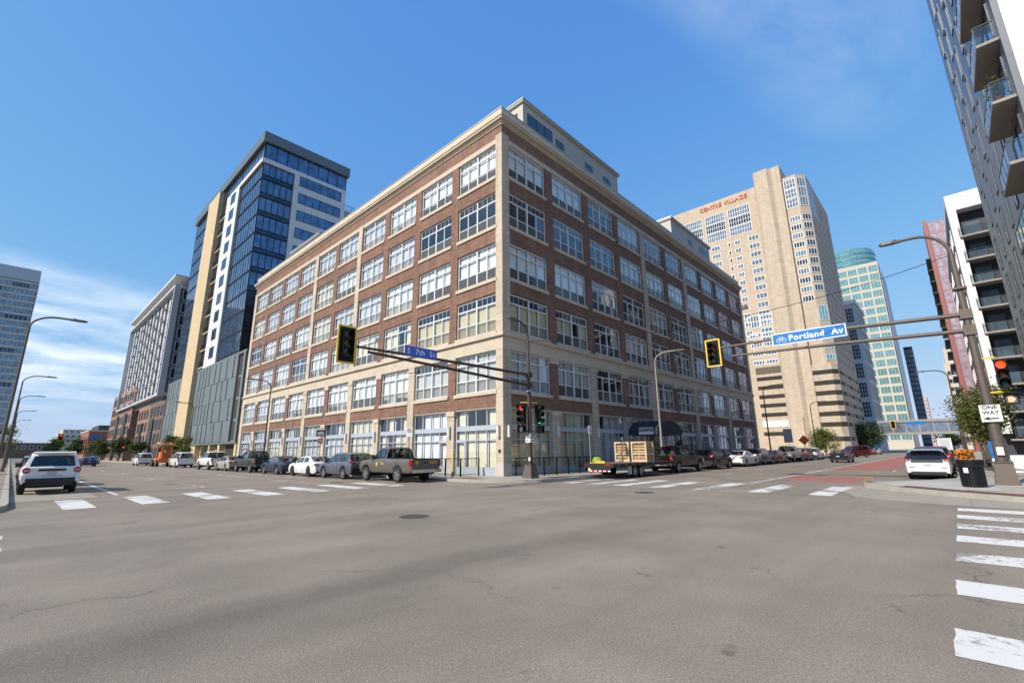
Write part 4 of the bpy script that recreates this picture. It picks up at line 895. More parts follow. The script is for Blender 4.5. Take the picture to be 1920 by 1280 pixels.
# --- skyway bridge over Portland
sw = thing('skyway_bridge', 'glazed pedestrian skyway bridge crossing high over the avenue', 'bridge', (176, -8, 0))
m_ = MB(); m_.box(0, 0, 5.0, 4.5, 27.2, 5.55); m_.box(0, 0, 8.75, 4.5, 27.2, 9.2); m_.build('deck', pm('skyway_metal', (0.30, 0.29, 0.27), .5, .3), sw)
m_ = MB(); m_.box(4.3, .1, 5.56, 4.45, 27.1, 8.74); m_.build('back_glazing', TGD, sw)
for j in range(9): fwin(sw, 'W', 0.1, .1 + 3.0 * j, 3.1 + 3.0 * j, 5.56, 8.74, MATS['skyway_metal'], TGW, 1, 1, .16, pane=True)
# ------------------------------------------------------------------ street furniture
BRZ = pm('bronze_pole', (0.075, 0.052, 0.042), 0.5, 0.3, var=0.15, vs=5)
BRZL = pm('weathered_bronze', (0.12, 0.095, 0.08), 0.55, 0.3, var=0.15, vs=5)
BLKS = pm('signal_black', (0.010, 0.010, 0.011), 0.6, spec=0.2)
YEL = pm('signal_yellow', (0.85, 0.55, 0.03), 0.5)
GALV = pm('galvanised', (0.42, 0.42, 0.41), 0.45, 0.6, var=0.1, vs=6)
SWH = pm('sign_white', (0.78, 0.78, 0.76), 0.4)
SBLK = pm('sign_black', (0.012, 0.012, 0.012), 0.4)
SBLU = pm('sign_blue', (0.012, 0.085, 0.52), 0.35)
SLBL = pm('sign_bright_blue', (0.004, 0.16, 0.50), 0.35)
LUMG = pm('luminaire_grey', (0.13, 0.12, 0.11), 0.5, 0.3)
LENS = {'r': pm('red_lens_off', (0.06, 0.012, 0.01), 0.25), 'y': pm('amber_lens_off', (0.10, 0.055, 0.008), 0.25), 'g': pm('green_lens_off', (0.008, 0.045, 0.035), 0.25),
        'R': pm('red_lens_lit', (0.5, 0.03, 0.01), 0.3, emit=((1, 0.05, 0.015), 2.2)), 'G': pm('green_lens_lit', (0.02, 0.4, 0.3), 0.3, emit=((0.03, 0.8, 0.55), 1.0))}
def head_meshes():
    """three-section signal, local: faces -y, z up, centre at the middle lens"""
    h = MB(); h.box(-.18, 0, -.56, .18, .2, .56)
    for k in (-1, 0, 1):
        c = k * .36      # visor: open half tube
        n = 12; v0 = len(h.v)
        for yy, r in ((-.0, .155), (-.26, .165)):
            for i in range(n + 1):
                t = math.radians(-35 + 250 * i / n); h.v.append((r * math.cos(t), yy - (0.0 if yy == 0 else .05 * math.sin(t)), c + r * math.sin(t)))
        for i in range(n): h.f.append((v0 + i, v0 + i + 1, v0 + n + 2 + i, v0 + n + 1 + i)); h.m.append(0)
    bp = MB(); bp.box(-.36, .09, -.74, .36, .11, .74, 0)
    for (a, b_, c, d) in ((-.41, -.79, .41, -.72), (-.41, .72, .41, .79), (-.41, -.719, -.34, .719), (.34, -.719, .41, .719)): bp.box(a, .075, b_, c, .125, d, 1)
    ln = MB(); ln.lathe([(0.001, -.05), (.08, -.035), (.145, -.004)], (0, 0, 0), 16, axis='y')
    return h.mesh('signal_housing', BLKS, 30), bp.mesh('backplate', [BLKS, YEL]), ln
HH, HB, HL = head_meshes()
HLM = {k: HL.mesh('lens', m_) for k, m_ in LENS.items()}
def signal(parent, loc, rz, lit='', plate=True):
    o = ob('signal_head', HH, parent, loc, rz)
    if plate: ob('backplate', HB, o)
    for k, c in ((1, 'r'), (0, 'y'), (-1, 'g')): ob('lens', HLM[c.upper() if c in lit else c], o, (0, 0, .36 * k))
    return o
FACE = {'-y': 0.0, '-x': -math.pi / 2}
def cobra(parent, top, dirv, reach=1.9, rise=.75, mat=BRZ, r=.055):
    """curved lamp arm with a flat luminaire"""
    d = Vector((*dirv, 0)).normalized(); t0 = Vector(top); pts = []
    for i in range(9):
        a = math.pi / 2 * i / 8; pts.append(t0 + d * (reach * .62 * (1 - math.cos(a))) + Vector((0, 0, rise * math.sin(a))))
    pts.append(pts[-1] + d * reach * .3)
    MB().tube(pts, r, 8).build('lamp_arm', mat, parent, smooth=50)
    p = pts[-1]; s = d.orthogonal() if False else Vector((-d.y, d.x, 0)); m_ = MB()
    q = [p + d * -.05 + s * .08, p + d * -.05 - s * .08, p + d * .25 - s * .16, p + d * .62 - s * .13, p + d * .72, p + d * .62 + s * .13, p + d * .25 + s * .16]
    m_.prism([(w.x, w.y) for w in q], p.z - .06, p.z + .05); m_.cyl(p + d * .12 + Vector((0, 0, .05)), p + d * .12 + Vector((0, 0, .13)), .045)
    m_.build('luminaire', LUMG, parent)
def street_lamp(x, y, dirv, label, h=8.9, mat=BRZ, group=None, reach=1.9):
    o = thing('street_lamp', label, 'street lamp', (x, y, 0.15), 0, group)
    m_ = MB(); m_.lathe([(.22, 0), (.22, .08), (.16, .12), (.13, .5), (.10, .6), (.085, 3), (.06, h)], (0, 0, 0), 12); m_.build('pole', mat, o, smooth=40)
    cobra(o, (0, 0, h), dirv, reach, mat=mat); return o
def one_way(parent, loc, rz, right, w=.34, h=.5):
    o = MB().box(-w / 2, -.012, -h / 2, w / 2, 0, h / 2).build('one_way_sign', SWH, parent, loc, rz)
    t = ob('lettering', text_mesh('ONE\nWAY', h * .31, SBLK, depth=.006, bold=h * .008), o, (0, -.016, h * .19)); t.rotation_euler = (math.pi / 2, 0, 0)
    a = MB(); s = 1 if right else -1; a.box(-w * .34, -.016, -h * .35, w * .34, -.013, -h * .27)
    a.xprism([(s * w * .43, -h * .31), (s * w * .12, -h * .20), (s * w * .12, -h * .42)], -.0165, -.0125, axis='y'); a.build('arrow', SBLK, o)
    return o
def pole_base(parent, h=.72, b=.34, t=.22):
    m_ = MB(); v = []
    for z, s in ((0.02, b), (h, t)): v += [(-s, -s, z), (s, -s, z), (s, s, z), (-s, s, z)]
    m_.v = v; m_.f = [(0, 1, 5, 4), (1, 2, 6, 5), (2, 3, 7, 6), (3, 0, 4, 7), (4, 5, 6, 7), (3, 2, 1, 0)]; m_.m = [0] * 6
    m_.box(-t - .03, -t - .03, h, t + .03, t + .03, h + .05); m_.build('pole_base', BRZL, parent)
    MB().box(-b - .1, -b - .1, -.02, b + .1, b + .1, .02).build('footing', KERBM, parent)
def ped_signal(parent, loc, rz, lit=False):
    m_ = MB(); m_.box(-.2, 0, -.2, .2, .18, .2); m_.box(-.2, -.16, .19, .2, -.001, .2); m_.box(-.2, -.16, -.2, -.19, -.001, .19); m_.box(.19, -.16, -.2, .2, -.001, .19)
    o = m_.build('pedestrian_signal', BLKS, parent, loc, rz)
    f = MB(); f.box(-.16, -.012, -.16, .16, -.004, .16); f.build('face', pm('ped_face', (0.10, 0.10, 0.095), .4), o)
    if lit:
        hnd = MB(); hnd.box(-.09, -.02, -.12, .06, -.013, .02)
        for i in range(4): hnd.box(-.09 + i * .04, -.02, .021, -.062 + i * .04, -.013, .11 - .015 * abs(i - 1.5))
        hnd.box(.061, -.02, -.06, .10, -.013, .03); hnd.build('hand_symbol', pm('hand_lit', (0.8, 0.2, 0.1), .4, emit=((1, .28, .12), 1.6)), o)
    return o
# corner of the brick building
cp = thing('signal_pole', 'brown signal and lamp pole at the brick building corner with a blue street name sign', 'traffic light', (20.1, 17.6, 0.15))
pole_base(cp)
m_ = MB(); m_.lathe([(.15, .7), (.12, 3), (.10, 6), (.07, 7.9)], (0, 0, 0), 12); m_.build('pole', BRZ, cp, smooth=40)
cobra(cp, (0, 0, 7.9), (-1, -.1), 1.35, 1.0)
MB().tube([(0, 0, 5.83), (-5.5, 0, 5.84), (-11.15, 0, 5.81)], [.085, .075, .055], 10).build('mast_arm', BRZ, cp, smooth=50)
MB().tube([(0, 0, 5.2), (-5, 0, 5.43), (-10.35, 0, 5.66)], [.085, .075, .06], 10).build('mast_arm', BRZ, cp, smooth=50)
for z in (5.05, 5.68): MB().box(-.16, -.14, z, .16, .14, z + .3).build('arm_bracket', BRZ, cp)
signal(cp, (-11.37, -.18, 5.81), 0)
sg = MB().box(-.9, -.02, -.235, .9, 0, .235).build('street_name_sign', [SBLU], cp, (-7.7, -.10, 5.99)); sg.rotation_euler = (0, 0, 0)
t = ob('lettering', text_mesh('S  7th  St', .37, SWH, depth=.006, bold=.004, spacing=1.12), sg, (0, -.024, -.01)); t.rotation_euler = (math.pi / 2, 0, 0)
m_ = MB(); m_.tube([(-9.9, 0, 5.3), (-9.9, 0, 6.2)], .018, 6); m_.box(-10.05, -.06, 6.2, -9.93, .06, 6.32); m_.box(-9.9, -.05, 6.28, -9.74, .05, 6.37); m_.build('detector_camera', GALV, cp)
signal(cp, (-.47, .18, 3.55), FACE['-x'], 'r', False); signal(cp, (.42, -.38, 3.50), FACE['-y'], 'g', False)
for z in (4.2, 2.95): MB().tube([(-.44, .3, z), (0, 0, z), (.42, -.28, z)], .03, 6).build('bracket', YEL, cp)
ped_signal(cp, (-.47, .18, 2.72), FACE['-x']); ped_signal(cp, (.42, -.42, 2.68), FACE['-y'])
one_way(cp, (-.16, .02, 2.2), FACE['-x'], False); one_way(cp, (.02, -.16, 2.2), FACE['-y'], True)
MB().box(-.26, -.2, .95, -.17, -.1, 1.15).build('push_button', SWH, cp)
m_ = MB(); m_.cyl((0, 0, 4.85), (0, 0, 5.0), .13, .06, n=12); m_.build('shield', SWH, cp)
MB().tube([(-.05, .05, 7.6), (-.3, .1, 6.8), (-.35, .1, 6.0), (-.1, 0, 5.4)], .012, 5).build('wire', BLKS, cp)
# right corner
rp = thing('signal_pole', 'brown signal and lamp pole beside the litter bin with a bright blue bike street sign', 'traffic light', (26.75, -1.15, 0.15))
pole_base(rp, .85, .34, .24)
m_ = MB(); m_.lathe([(.20, .85), (.165, 3), (.13, 7), (.09, 9.6)], (0, 0, 0), 14); m_.build('pole', BRZL, rp, smooth=40)
cobra(rp, (0, 0, 9.6), (-.05, 1), 1.75, 1.15, mat=BRZL, r=.07)
MB().tube([(0, 0, 6.9), (0, 4.5, 7.1), (0, 10.1, 7.08)], [.10, .085, .055], 10).build('mast_arm', BRZL, rp, smooth=50)
MB().tube([(0, 0, 6.2), (0, 4.5, 6.40), (0, 9.5, 6.52)], [.10, .085, .055], 10).build('mast_arm', BRZL, rp, smooth=50)
for z, w, h_ in ((6.0, .2, .42), (6.7, .2, .4), (8.0, .22, .08)): MB().box(-w, -w, z, w, w, z + h_).build('arm_bracket', BRZL, rp)
signal(rp, (-.18, 10.45, 6.82), FACE['-x'])
sg = MB().box(-1.62, -.02, -.31, 1.62, 0, .31).build('street_name_sign', [SWH], rp, (-.12, 5.75, 7.02), FACE['-x'])
MB().box(-1.57, -.024, -.265, 1.57, -.0205, .265).build('sign_field', SLBL, sg)
t = ob('lettering', text_mesh('Portland  Av', .405, SWH, depth=.006, align='LEFT', bold=.012, spacing=1.12), sg, (-.85, -.03, -.02)); t.rotation_euler = (math.pi / 2, 0, 0)
bk_ = MB()
for cx in (-1.32, -1.05): bk_.lathe([(.085, -.03), (.105, -.03), (.105, -.025), (.085, -.025)], (cx, 0, -.07), 16, axis='y')
for p0, p1 in (((-1.32, -.07), (-1.25, .06)), ((-1.25, .06), (-1.10, .06)), ((-1.32, -.07), (-1.19, -.07)), ((-1.19, -.07), (-1.10, .06)), ((-1.05, -.07), (-1.11, .11)), ((-1.25, .06), (-1.19, -.07)), ((-1.26, .1), (-1.25, .06)), ((-1.30, .1), (-1.22, .1)), ((-1.11, .11), (-1.16, .12))):
    bk_.tube([(p0[0], -.028, p0[1]), (p1[0], -.028, p1[1])], .011, 5)
bk_.build('bicycle_symbol', SWH, sg)
m_ = MB(); m_.tube([(0, 8.3, 6.5), (0, 8.3, 7.42)], .02, 6); m_.box(-.1, 8.2, 7.42, .1, 8.32, 7.54); m_.box(-.1, 8.4, 7.36, .06, 8.52, 7.48); m_.cyl((0, 8.05, 7.4), (0, 8.15, 7.5), .05); m_.build('detector_camera', SWH, rp)
signal(rp, (-.28, -.60, 4.27), FACE['-x'], 'r', False)
for z in (4.98, 3.58): MB().tube([(0, 0, z), (-.08, -.5, z)], .035, 6).build('bracket', YEL, rp)
ped_signal(rp, (-.28, -.66, 3.28), FACE['-x'], True)
one_way(rp, (-.24, .0, 2.76), FACE['-x'], False, .60, .66)
MB().box(-.29, -.1, 1.15, -.19, .1, 1.45).build('push_button', SWH, rp)
sc2 = thing('span_cable', 'thin cable strung across the avenue between the two brown signal poles', 'cable', (20.1, 17.6, 8.0))
P0, P1 = Vector((0, 0, 0)), Vector((6.65, -18.7, 1.75))
MB().tube([P0.lerp(P1, i / 16) + Vector((0, 0, -1.0 * 4 * (i / 16) * (1 - i / 16))) for i in range(17)], .014, 5).build('cable', BLKS, sc2)
# lamps
LG = 'street lamps along the two streets'
street_lamp(-.45, 39, (1, 0), 'tall brown street lamp on the pavement beside the white SUV', 9.0, BRZL)
for y, lb in ((70, 'next street lamp up the open side after the one by the white SUV'), (94, 'third street lamp up the open side counting from the white SUV'), (126, 'fourth street lamp up the open side counting from the white SUV'), (160, 'last street lamp up the open side before the distant trees')): street_lamp(-.35, y, (1, 0), lb, 9.0, BRZL)
street_lamp(18.2, 53, (-1, 0), 'dark street lamp in front of the brick building on 7th', 8.4)
street_lamp(18.2, 84.5, (-1, 0), 'dark street lamp in front of the grey podium', 8.4)
TANP = pm('tan_pole', (0.33, 0.28, 0.22), 0.6, 0.2, var=.1, vs=4)
street_lamp(35.6, 17.2, (.25, -1), 'pale tan street lamp by the entrance canopy', 8.6, TANP)
street_lamp(65.5, 17.2, (0, -1), 'dark street lamp by the far end of the brick building', 8.6)
street_lamp(92, 17.2, (0, -1), 'dark street lamp in front of the tan high-rise', 8.3, BRZ)
street_lamp(58, 19.0, (0, -1), 'pale tan street lamp standing close to the brick building wall', 5.0, TANP, reach=1.2)
street_lamp(66, -.4, (0, 1), 'dark street lamp between the dark panelled block and the white balcony block', 8.6)
# sign posts
def signpost(x, y, h, rz, label, parts, mat=GALV):
    o = thing('sign_post', label, 'sign', (x, y, .15)); MB().box(-.03, -.02, 0, .03, .02, h).build('post', mat, o)
    for (z, w, hh, m_, txt, tm) in parts:
        p = MB().box(-w / 2, -.05, -hh / 2, w / 2, -.03, hh / 2).build('plate', m_, o, (0, 0, z), rz)
        if txt:
            t = ob('lettering', text_mesh(txt, hh * .28, tm, depth=.004), p, (0, -.055, 0)); t.rotation_euler = (math.pi / 2, 0, 0)
    return o
SRED = pm('sign_red', (0.45, 0.02, 0.02), .4)
signpost(25.2, 17.0, 3.05, FACE['-y'], 'white parking sign on a thin post behind the flatbed trailer', [(2.75, .36, .5, SWH, 'NO\nPARK', SRED)])
np_ = signpost(18.0, 26.4, 3.1, -math.pi / 4, 'white no parking sign with a red ring near the grey pickup', [(2.8, .42, .62, SWH, None, None)])
m_ = MB(); m_.lathe([(.10, -.005), (.135, -.005), (.135, 0), (.10, 0)], (0, 0, 0), 18, axis='y'); m_.box(-.09, -.006, -.015, .09, -.001, .015)
m_.build('red_ring', SRED, np_, (-.04, -.045, 2.9), -math.pi / 4)
bs = signpost(18.0, 39.5, 3.5, -math.pi / 4, 'dark bicycle sign above a small brown plate by the white sedan', [(3.15, .8, .55, SBLK, None, None), (2.5, .42, .42, pm('sign_brown', (.2, .05, .04), .5), 'NO', SWH)])
m_ = MB()
for cx in (-.16, .16): m_.lathe([(.10, -.005), (.125, -.005), (.125, 0), (.10, 0)], (cx, 0, -.05), 14, axis='y')
for p0, p1 in (((-.16, -.05), (-.06, .1)), ((-.06, .1), (.1, .1)), ((.1, .1), (.16, -.05)), ((-.16, -.05), (.02, -.05)), ((.02, -.05), (.1, .1))): m_.tube([(p0[0], -.003, p0[1]), (p1[0], -.003, p1[1])], .014, 5)
m_.build('bicycle_symbol', SWH, bs, (-.045, -.045, 3.15), -math.pi / 4)
signpost(-.7, 44, 2.9, 0, 'white parking sign on a post beside the street lamp near the white SUV', [(2.6, .7, .5, SWH, 'NO\nPARKING', SBLK), (1.75, .25, .6, SLBL, None, None)])
wz = thing('work_sign', 'orange diamond work sign on a post beyond the white crossover', 'sign', (83, 17.0, .15)); MB().box(-.04, -.04, 0, .04, .04, 2.2).build('post', GALV, wz)
m_ = MB(); m_.xprism([(0, 1.9), (.75, 2.65), (0, 3.4), (-.75, 2.65)], -.06, -.045, axis='x'); m_.build('plate', pm('work_orange', (.75, .16, .03), .5), wz)
signpost(75.2, 17.3, 4.2, FACE['-x'], 'tall grey notice board on a post near the end of the brick building', [(3.2, 1.1, 1.9, PALE, None, None)])
ks = thing('parking_meter_kiosk', 'blue and white pay station on the pavement beside the white off-road SUV', 'pay station', (-.75, 33.0, .15))
MB().box(-.16, -.16, 0, .16, .16, 1.25).build('cabinet', SLBL, ks); MB().box(-.18, -.18, 1.25, .18, .18, 1.5).build('hood', SWH, ks); MB().box(-.1, -.175, .9, .1, -.165, 1.15).build('screen', SBLK, ks)
# railings round the light wells
FENC = pm('fence_black', (0.014, 0.014, 0.015), .45, .3)
def fence(label, pts):
    o = thing('railing', label, 'railing', (pts[0][0], pts[0][1], .15)); ox, oy = pts[0]
    for (a, b_) in zip(pts[:-1], pts[1:]):
        L = math.hypot(b_[0] - a[0], b_[1] - a[1]); dx, dy = (b_[0] - a[0]) / L, (b_[1] - a[1]) / L
        P = lambda s, z: (a[0] - ox + dx * s, a[1] - oy + dy * s, z)
        MB().tube([P(0, 1.07), P(L, 1.07)], .025, 6).build('top_rail', FENC, o); MB().tube([P(0, .12), P(L, .12)], .02, 6).build('bottom_rail', FENC, o)
        n = max(1, round(L / 1.35))
        for i in range(n + 1): p = P(L * i / n, 0); MB().box(p[0] - .035, p[1] - .035, 0, p[0] + .035, p[1] + .035, 1.09).build('post', FENC, o)
        bm = MB(); k = int(L / .125)
        for i in range(1, k): bm.tube([P(L * i / k, .12), P(L * i / k, 1.07)], .009, 4)
        tag(bm.build('balusters', FENC, o), kind='stuff')
fence('black metal railing beside the grey pickup along the sunny wall', [(19.0, 28.2), (19.0, 22.3), (20.5, 22.3)])
fence('black metal railing behind the corner signal pole along the shaded wall', [(21.6, 20.1), (21.6, 18.9), (29.2, 18.9), (29.2, 20.1)])
fence('long black railing behind the white and blue sedans', [(19.0, 46), (19.0, 30.2)])
bo = thing('bollard', 'slim yellow bollard with a dark foot in front of the railing', 'bollard', (18.75, 22.75, .15))
m_ = MB(); m_.cyl((0, 0, .3), (0, 0, 1.55), .06, n=12); m_.cyl((0, 0, 1.55), (0, 0, 1.6), .06, .02, n=12); m_.build('post', pm('bollard_yellow', (.62, .52, .16), .6), bo, smooth=40)
m_ = MB(); m_.cyl((0, 0, 0), (0, 0, .3), .10, .085, n=12); m_.build('foot', pm('dark_green', (.03, .06, .045), .6), bo, smooth=40)
# entrance canopy (part of the building)
NAVY = pm('navy_canvas', (0.022, 0.026, 0.045), 0.75, var=.1, vs=3)
cx0, cx1, cy0, cy1 = 15.2, 19.9, -2.7, -.08
m_ = MB(); xm = (cx0 + cx1) / 2
prof = [(cx0, 2.85), (cx1, 2.85), (cx1, 3.3), (cx1 - .55, 3.72), (xm + .7, 4.02), (xm - .7, 4.02), (cx0 + .55, 3.72), (cx0, 3.3)]
m_.xprism(prof, cy0, cy1, axis='y'); ca = m_.build('entrance_canopy', NAVY, bld)
MB().box(cx0 - .06, cy0 + .35, 2.86, cx0 - .02, cy0 + 1.65, 3.12).build('canopy_board', SWH, ca)
lt_ = ob('lettering', text_mesh('SEXTON', .34, SWH, depth=.03, bold=.006), ca, (cx0 - .04, cy0 + 1.0, 3.32)); lt_.rotation_euler = face_rot('-x')
for x in (cx0 + .1, cx1 - .1): MB().box(x - .05, cy0 + .06, .15, x + .05, cy0 + .16, 2.86).build('canopy_post', DARKM, bld)
# litter bin, hydrant and small things on the right corner
bn = thing('litter_bin', 'black slatted steel litter bin on the corner by the white hatchback', 'litter bin', (25.05, -.2, .15))
m_ = MB(); m_.lathe([(.30, .0), (.34, .03), (.34, .06), (.31, .07)], (0, 0, 0), 24); m_.build('base_ring', SBLK, bn, smooth=40)
m_ = MB(); m_.lathe([(.29, .06), (.33, .95)], (0, 0, 0), 24); m_.build('liner', SBLK, bn, smooth=40)
slm = MB(); slm.box(-.024, -.012, 0, .024, .012, .68); slme = slm.mesh('slat', pm('bin_black', (.018, .02, .026), .35, .4))
for i in range(30):
    a = 2 * math.pi * i / 30; s = ob('slat', slme, bn, (.345 * math.cos(a), .345 * math.sin(a), .06)); s.rotation_euler = (0, 0, a + math.pi / 2)
m_ = MB(); m_.lathe([(.345, .72), (.39, .74), (.39, .80), (.36, .82), (.37, .92), (.385, .94), (.385, 1.0), (.33, 1.0), (.31, .95)], (0, 0, 0), 24); m_.build('rim', MATS['bin_black'], bn, smooth=35)
for i in range(30):
    a = 2 * math.pi * i / 30; s = ob('finger', FW.setdefault('finger', MB().box(-.012, -.006, 0, .012, .006, .16).mesh('finger', MATS['bin_black'])), bn, (.385 * math.cos(a), .385 * math.sin(a), .80)); s.rotation_euler = (0, 0, a + math.pi / 2)
s = MB().box(-.07, -.008, -.09, .07, .0, .09).build('label_plate', SWH, bn); s.location = (-.36, .15, .62); s.rotation_euler = (0, 0, -math.pi / 2 - .4)
hy = thing('fire_hydrant', 'red fire hydrant behind the brown signal pole base', 'hydrant', (26.15, -1.78, .15))
HRED = pm('hydrant_red', (.33, .045, .035), .5, var=.15, vs=9)
m_ = MB(); m_.lathe([(.14, 0), (.14, .05), (.10, .07), (.10, .38), (.14, .40), (.14, .45), (.12, .46), (.12, .66), (.14, .68), (.14, .72), (.11, .80), (.05, .86), (.03, .87), (.03, .93), (.001, .93)], (0, 0, 0), 16); m_.build('barrel', HRED, hy, smooth=40)
m_ = MB(); m_.cyl((-.2, 0, .56), (.2, 0, .56), .055, n=10); m_.cyl((0, -.19, .52), (0, 0, .52), .07, n=10); m_.build('nozzles', HRED, hy, smooth=40)
for i, (x, y, mt, lb) in enumerate(((36.5, -1.25, SLBL, 'bright blue topped marker post near the street tree'), (38.5, -1.7, pm('teal_banner', (.02, .22, .30), .5), 'teal topped marker post near the street tree'))):
    o = thing('marker_post', lb, 'post', (x, y, .15)); MB().box(-.11, -.05, 0, .11, .05, .85).build('white_panel', SWH, o); MB().box(-.12, -.06, .85, .12, .06, 1.75).build('blue_panel', mt, o)
for (x, y, lb) in ((33.8, -1.45, 'pale steel bike hoop closer to the litter bin'), (34.6, -1.55, 'pale steel bike hoop closer to the blue marker post')):
    o = thing('bike_rack', lb, 'bike rack', (x, y, .15)); MB().tube([(0, -.3, 0), (0, -.3, .7), (0, -.22, .82), (0, .22, .82), (0, .3, .7), (0, .3, 0)], .028, 8).build('hoop', GALV, o, smooth=60)
af = thing('sandwich_board', 'white folding sandwich board leaning near the dark apartment wall', 'sign board', (40.2, -2.4, .15))
for s in (-1, 1):
    m_ = MB(); m_.face([(s * .28, -.3, 0), (s * .28, .3, 0), (s * .03, .3, .95), (s * .03, -.3, .95)]); m_.face([(s * .30, -.3, 0), (s * .05, -.3, .95), (s * .05, .3, .95), (s * .30, .3, 0)]); m_.build('board', SWH, af)
pt_ = thing('flower_planter', 'planter of orange flowers on the pavement behind the white hatchback', 'planter', (45.5, -.2, .15))
m_ = MB(); m_.lathe([(.24, 0), (.34, .55), (.36, .6), (.31, .6), (.30, .52), (.001, .52)], (0, 0, 0), 18); m_.build('pot', pm('planter_pot', (.45, .38, .28), .8), pt_, smooth=40)
fl = MB(); rf = random.Random(2)
for i in range(420):
    a, r_, z = rf.uniform(0, 6.28), .48 * math.sqrt(rf.random()), .62 + rf.random() * .62; c = Vector((r_ * math.cos(a), r_ * math.sin(a), z)); u = Vector((rf.uniform(-1, 1), rf.uniform(-1, 1), rf.uniform(-1, 1))).normalized() * .05; v = u.orthogonal().normalized() * .05
    fl.face([c - u - v, c + u - v, c + u + v, c - u + v], 0 if rf.random() < .7 else 1)
tag(fl.build('flowers', [pm('orange_petals', (.75, .22, .01), .7), pm('flower_leaves', (.06, .11, .03), .7)], pt_), kind='stuff')
gb = thing('recycling_bin', 'bright green recycling bin on the pavement ahead of the white pickup', 'bin', (18.2, 68.5, .15))
MB().lathe([(.26, 0), (.32, .95), (.34, .98), (.34, 1.05), (.001, 1.1)], (0, 0, 0), 14).build('body', pm('lime_green', (.22, .55, .08), .5), gb, smooth=40)
# far signals
fs = thing('signal_pole', 'distant signal mast with a red light over 7th by the brown brick wings', 'traffic light', (19.2, 150, .15))
m_ = MB(); m_.lathe([(.2, 0), (.13, 3), (.08, 8)], (0, 0, 0), 10); m_.build('pole', BRZ, fs, smooth=40); MB().tube([(0, 0, 5.6), (-13, 0, 5.7)], .08, 6).build('mast_arm', BRZ, fs); MB().tube([(0, 0, 5.0), (-12, 0, 5.1)], .07, 6).build('mast_arm', BRZ, fs)
signal(fs, (-11.9, -.2, 5.6), 0, 'r'); signal(fs, (-.4, -.3, 3), 0, 'r', False); MB().box(-1.2, -.02, -.3, 1.2, 0, .3).build('street_name_sign', SLBL, fs, (-6, -.14, 5.75))
fs = thing('signal_pole', 'distant signal mast with a yellow framed head in front of the skyway', 'traffic light', (126, -1.1, .15))
m_ = MB(); m_.lathe([(.2, 0), (.13, 3), (.08, 8)], (0, 0, 0), 10); m_.build('pole', BRZ, fs, smooth=40); MB().tube([(0, 0, 6.2), (0, 10.4, 6.3)], .08, 6).build('mast_arm', BRZ, fs)
signal(fs, (-.2, 10.3, 6.0), FACE['-x']); MB().box(-1.5, -.02, -.3, 1.5, 0, .3).build('street_name_sign', SLBL, fs, (-.14, 6.8, 6.2), FACE['-x'])
# unseen block added behind the camera to give the windows something to reflect
of = thing('added_office_block', 'unseen beige office block with rows of dark windows, added for window reflections', 'building', (-14, -26, 0))
MB().box(-46, -30, .1, 0, 0, 17).build('wall', pm('beige_render', (.50, .44, .36), .85, var=.08, vs=.5), of)
for k in range(4):
    for j in range(9): fwin(of, 'N', 0, -44 + 4.9 * j, -41 + 4.9 * j, 2 + 3.7 * k, 4.4 + 3.7 * k, WHF, TGD, 2, 1, .1)
# ------------------------------------------------------------------ vehicles (local: +x forwards, z up, origin on the road below the middle)
def lerp_pts(pts, t):
    if t <= pts[0][0]: return pts[0][1]
    for (a, za), (b_, zb) in zip(pts[:-1], pts[1:]):
        if t <= b_: return za + (zb - za) * (t - a) / (b_ - a) if b_ > a else zb
    return pts[-1][1]
TYRE = pm('tyre_rubber', (0.018, 0.018, 0.018), 0.85)
RIM = pm('alloy_rim', (0.50, 0.50, 0.51), 0.3, 0.85)
RIMD = pm('dark_rim', (0.06, 0.06, 0.065), 0.35, 0.7)
TRIMB = pm('black_trim', (0.016, 0.016, 0.017), 0.6)
UNDER = pm('underbody', (0.012, 0.012, 0.012), 0.9)
TAILR = pm('tail_lamp', (0.34, 0.012, 0.012), 0.15, coat=1.0)
TAILW = pm('reverse_lamp', (0.62, 0.60, 0.58), 0.2, coat=0.5)
HEADL = pm('head_lamp', (0.55, 0.57, 0.60), 0.1, coat=1.0)
PLATE = pm('number_plate_face', (0.42, 0.46, 0.52), 0.5)
CHROME = pm('chrome', (0.62, 0.62, 0.62), 0.12, 1.0)
CARG = glassm('car_glass', tint=(0.30, 0.34, 0.34), refl=0.07)
SEATM = pm('seat_fabric', (0.05, 0.045, 0.042), .9)
WH = {}
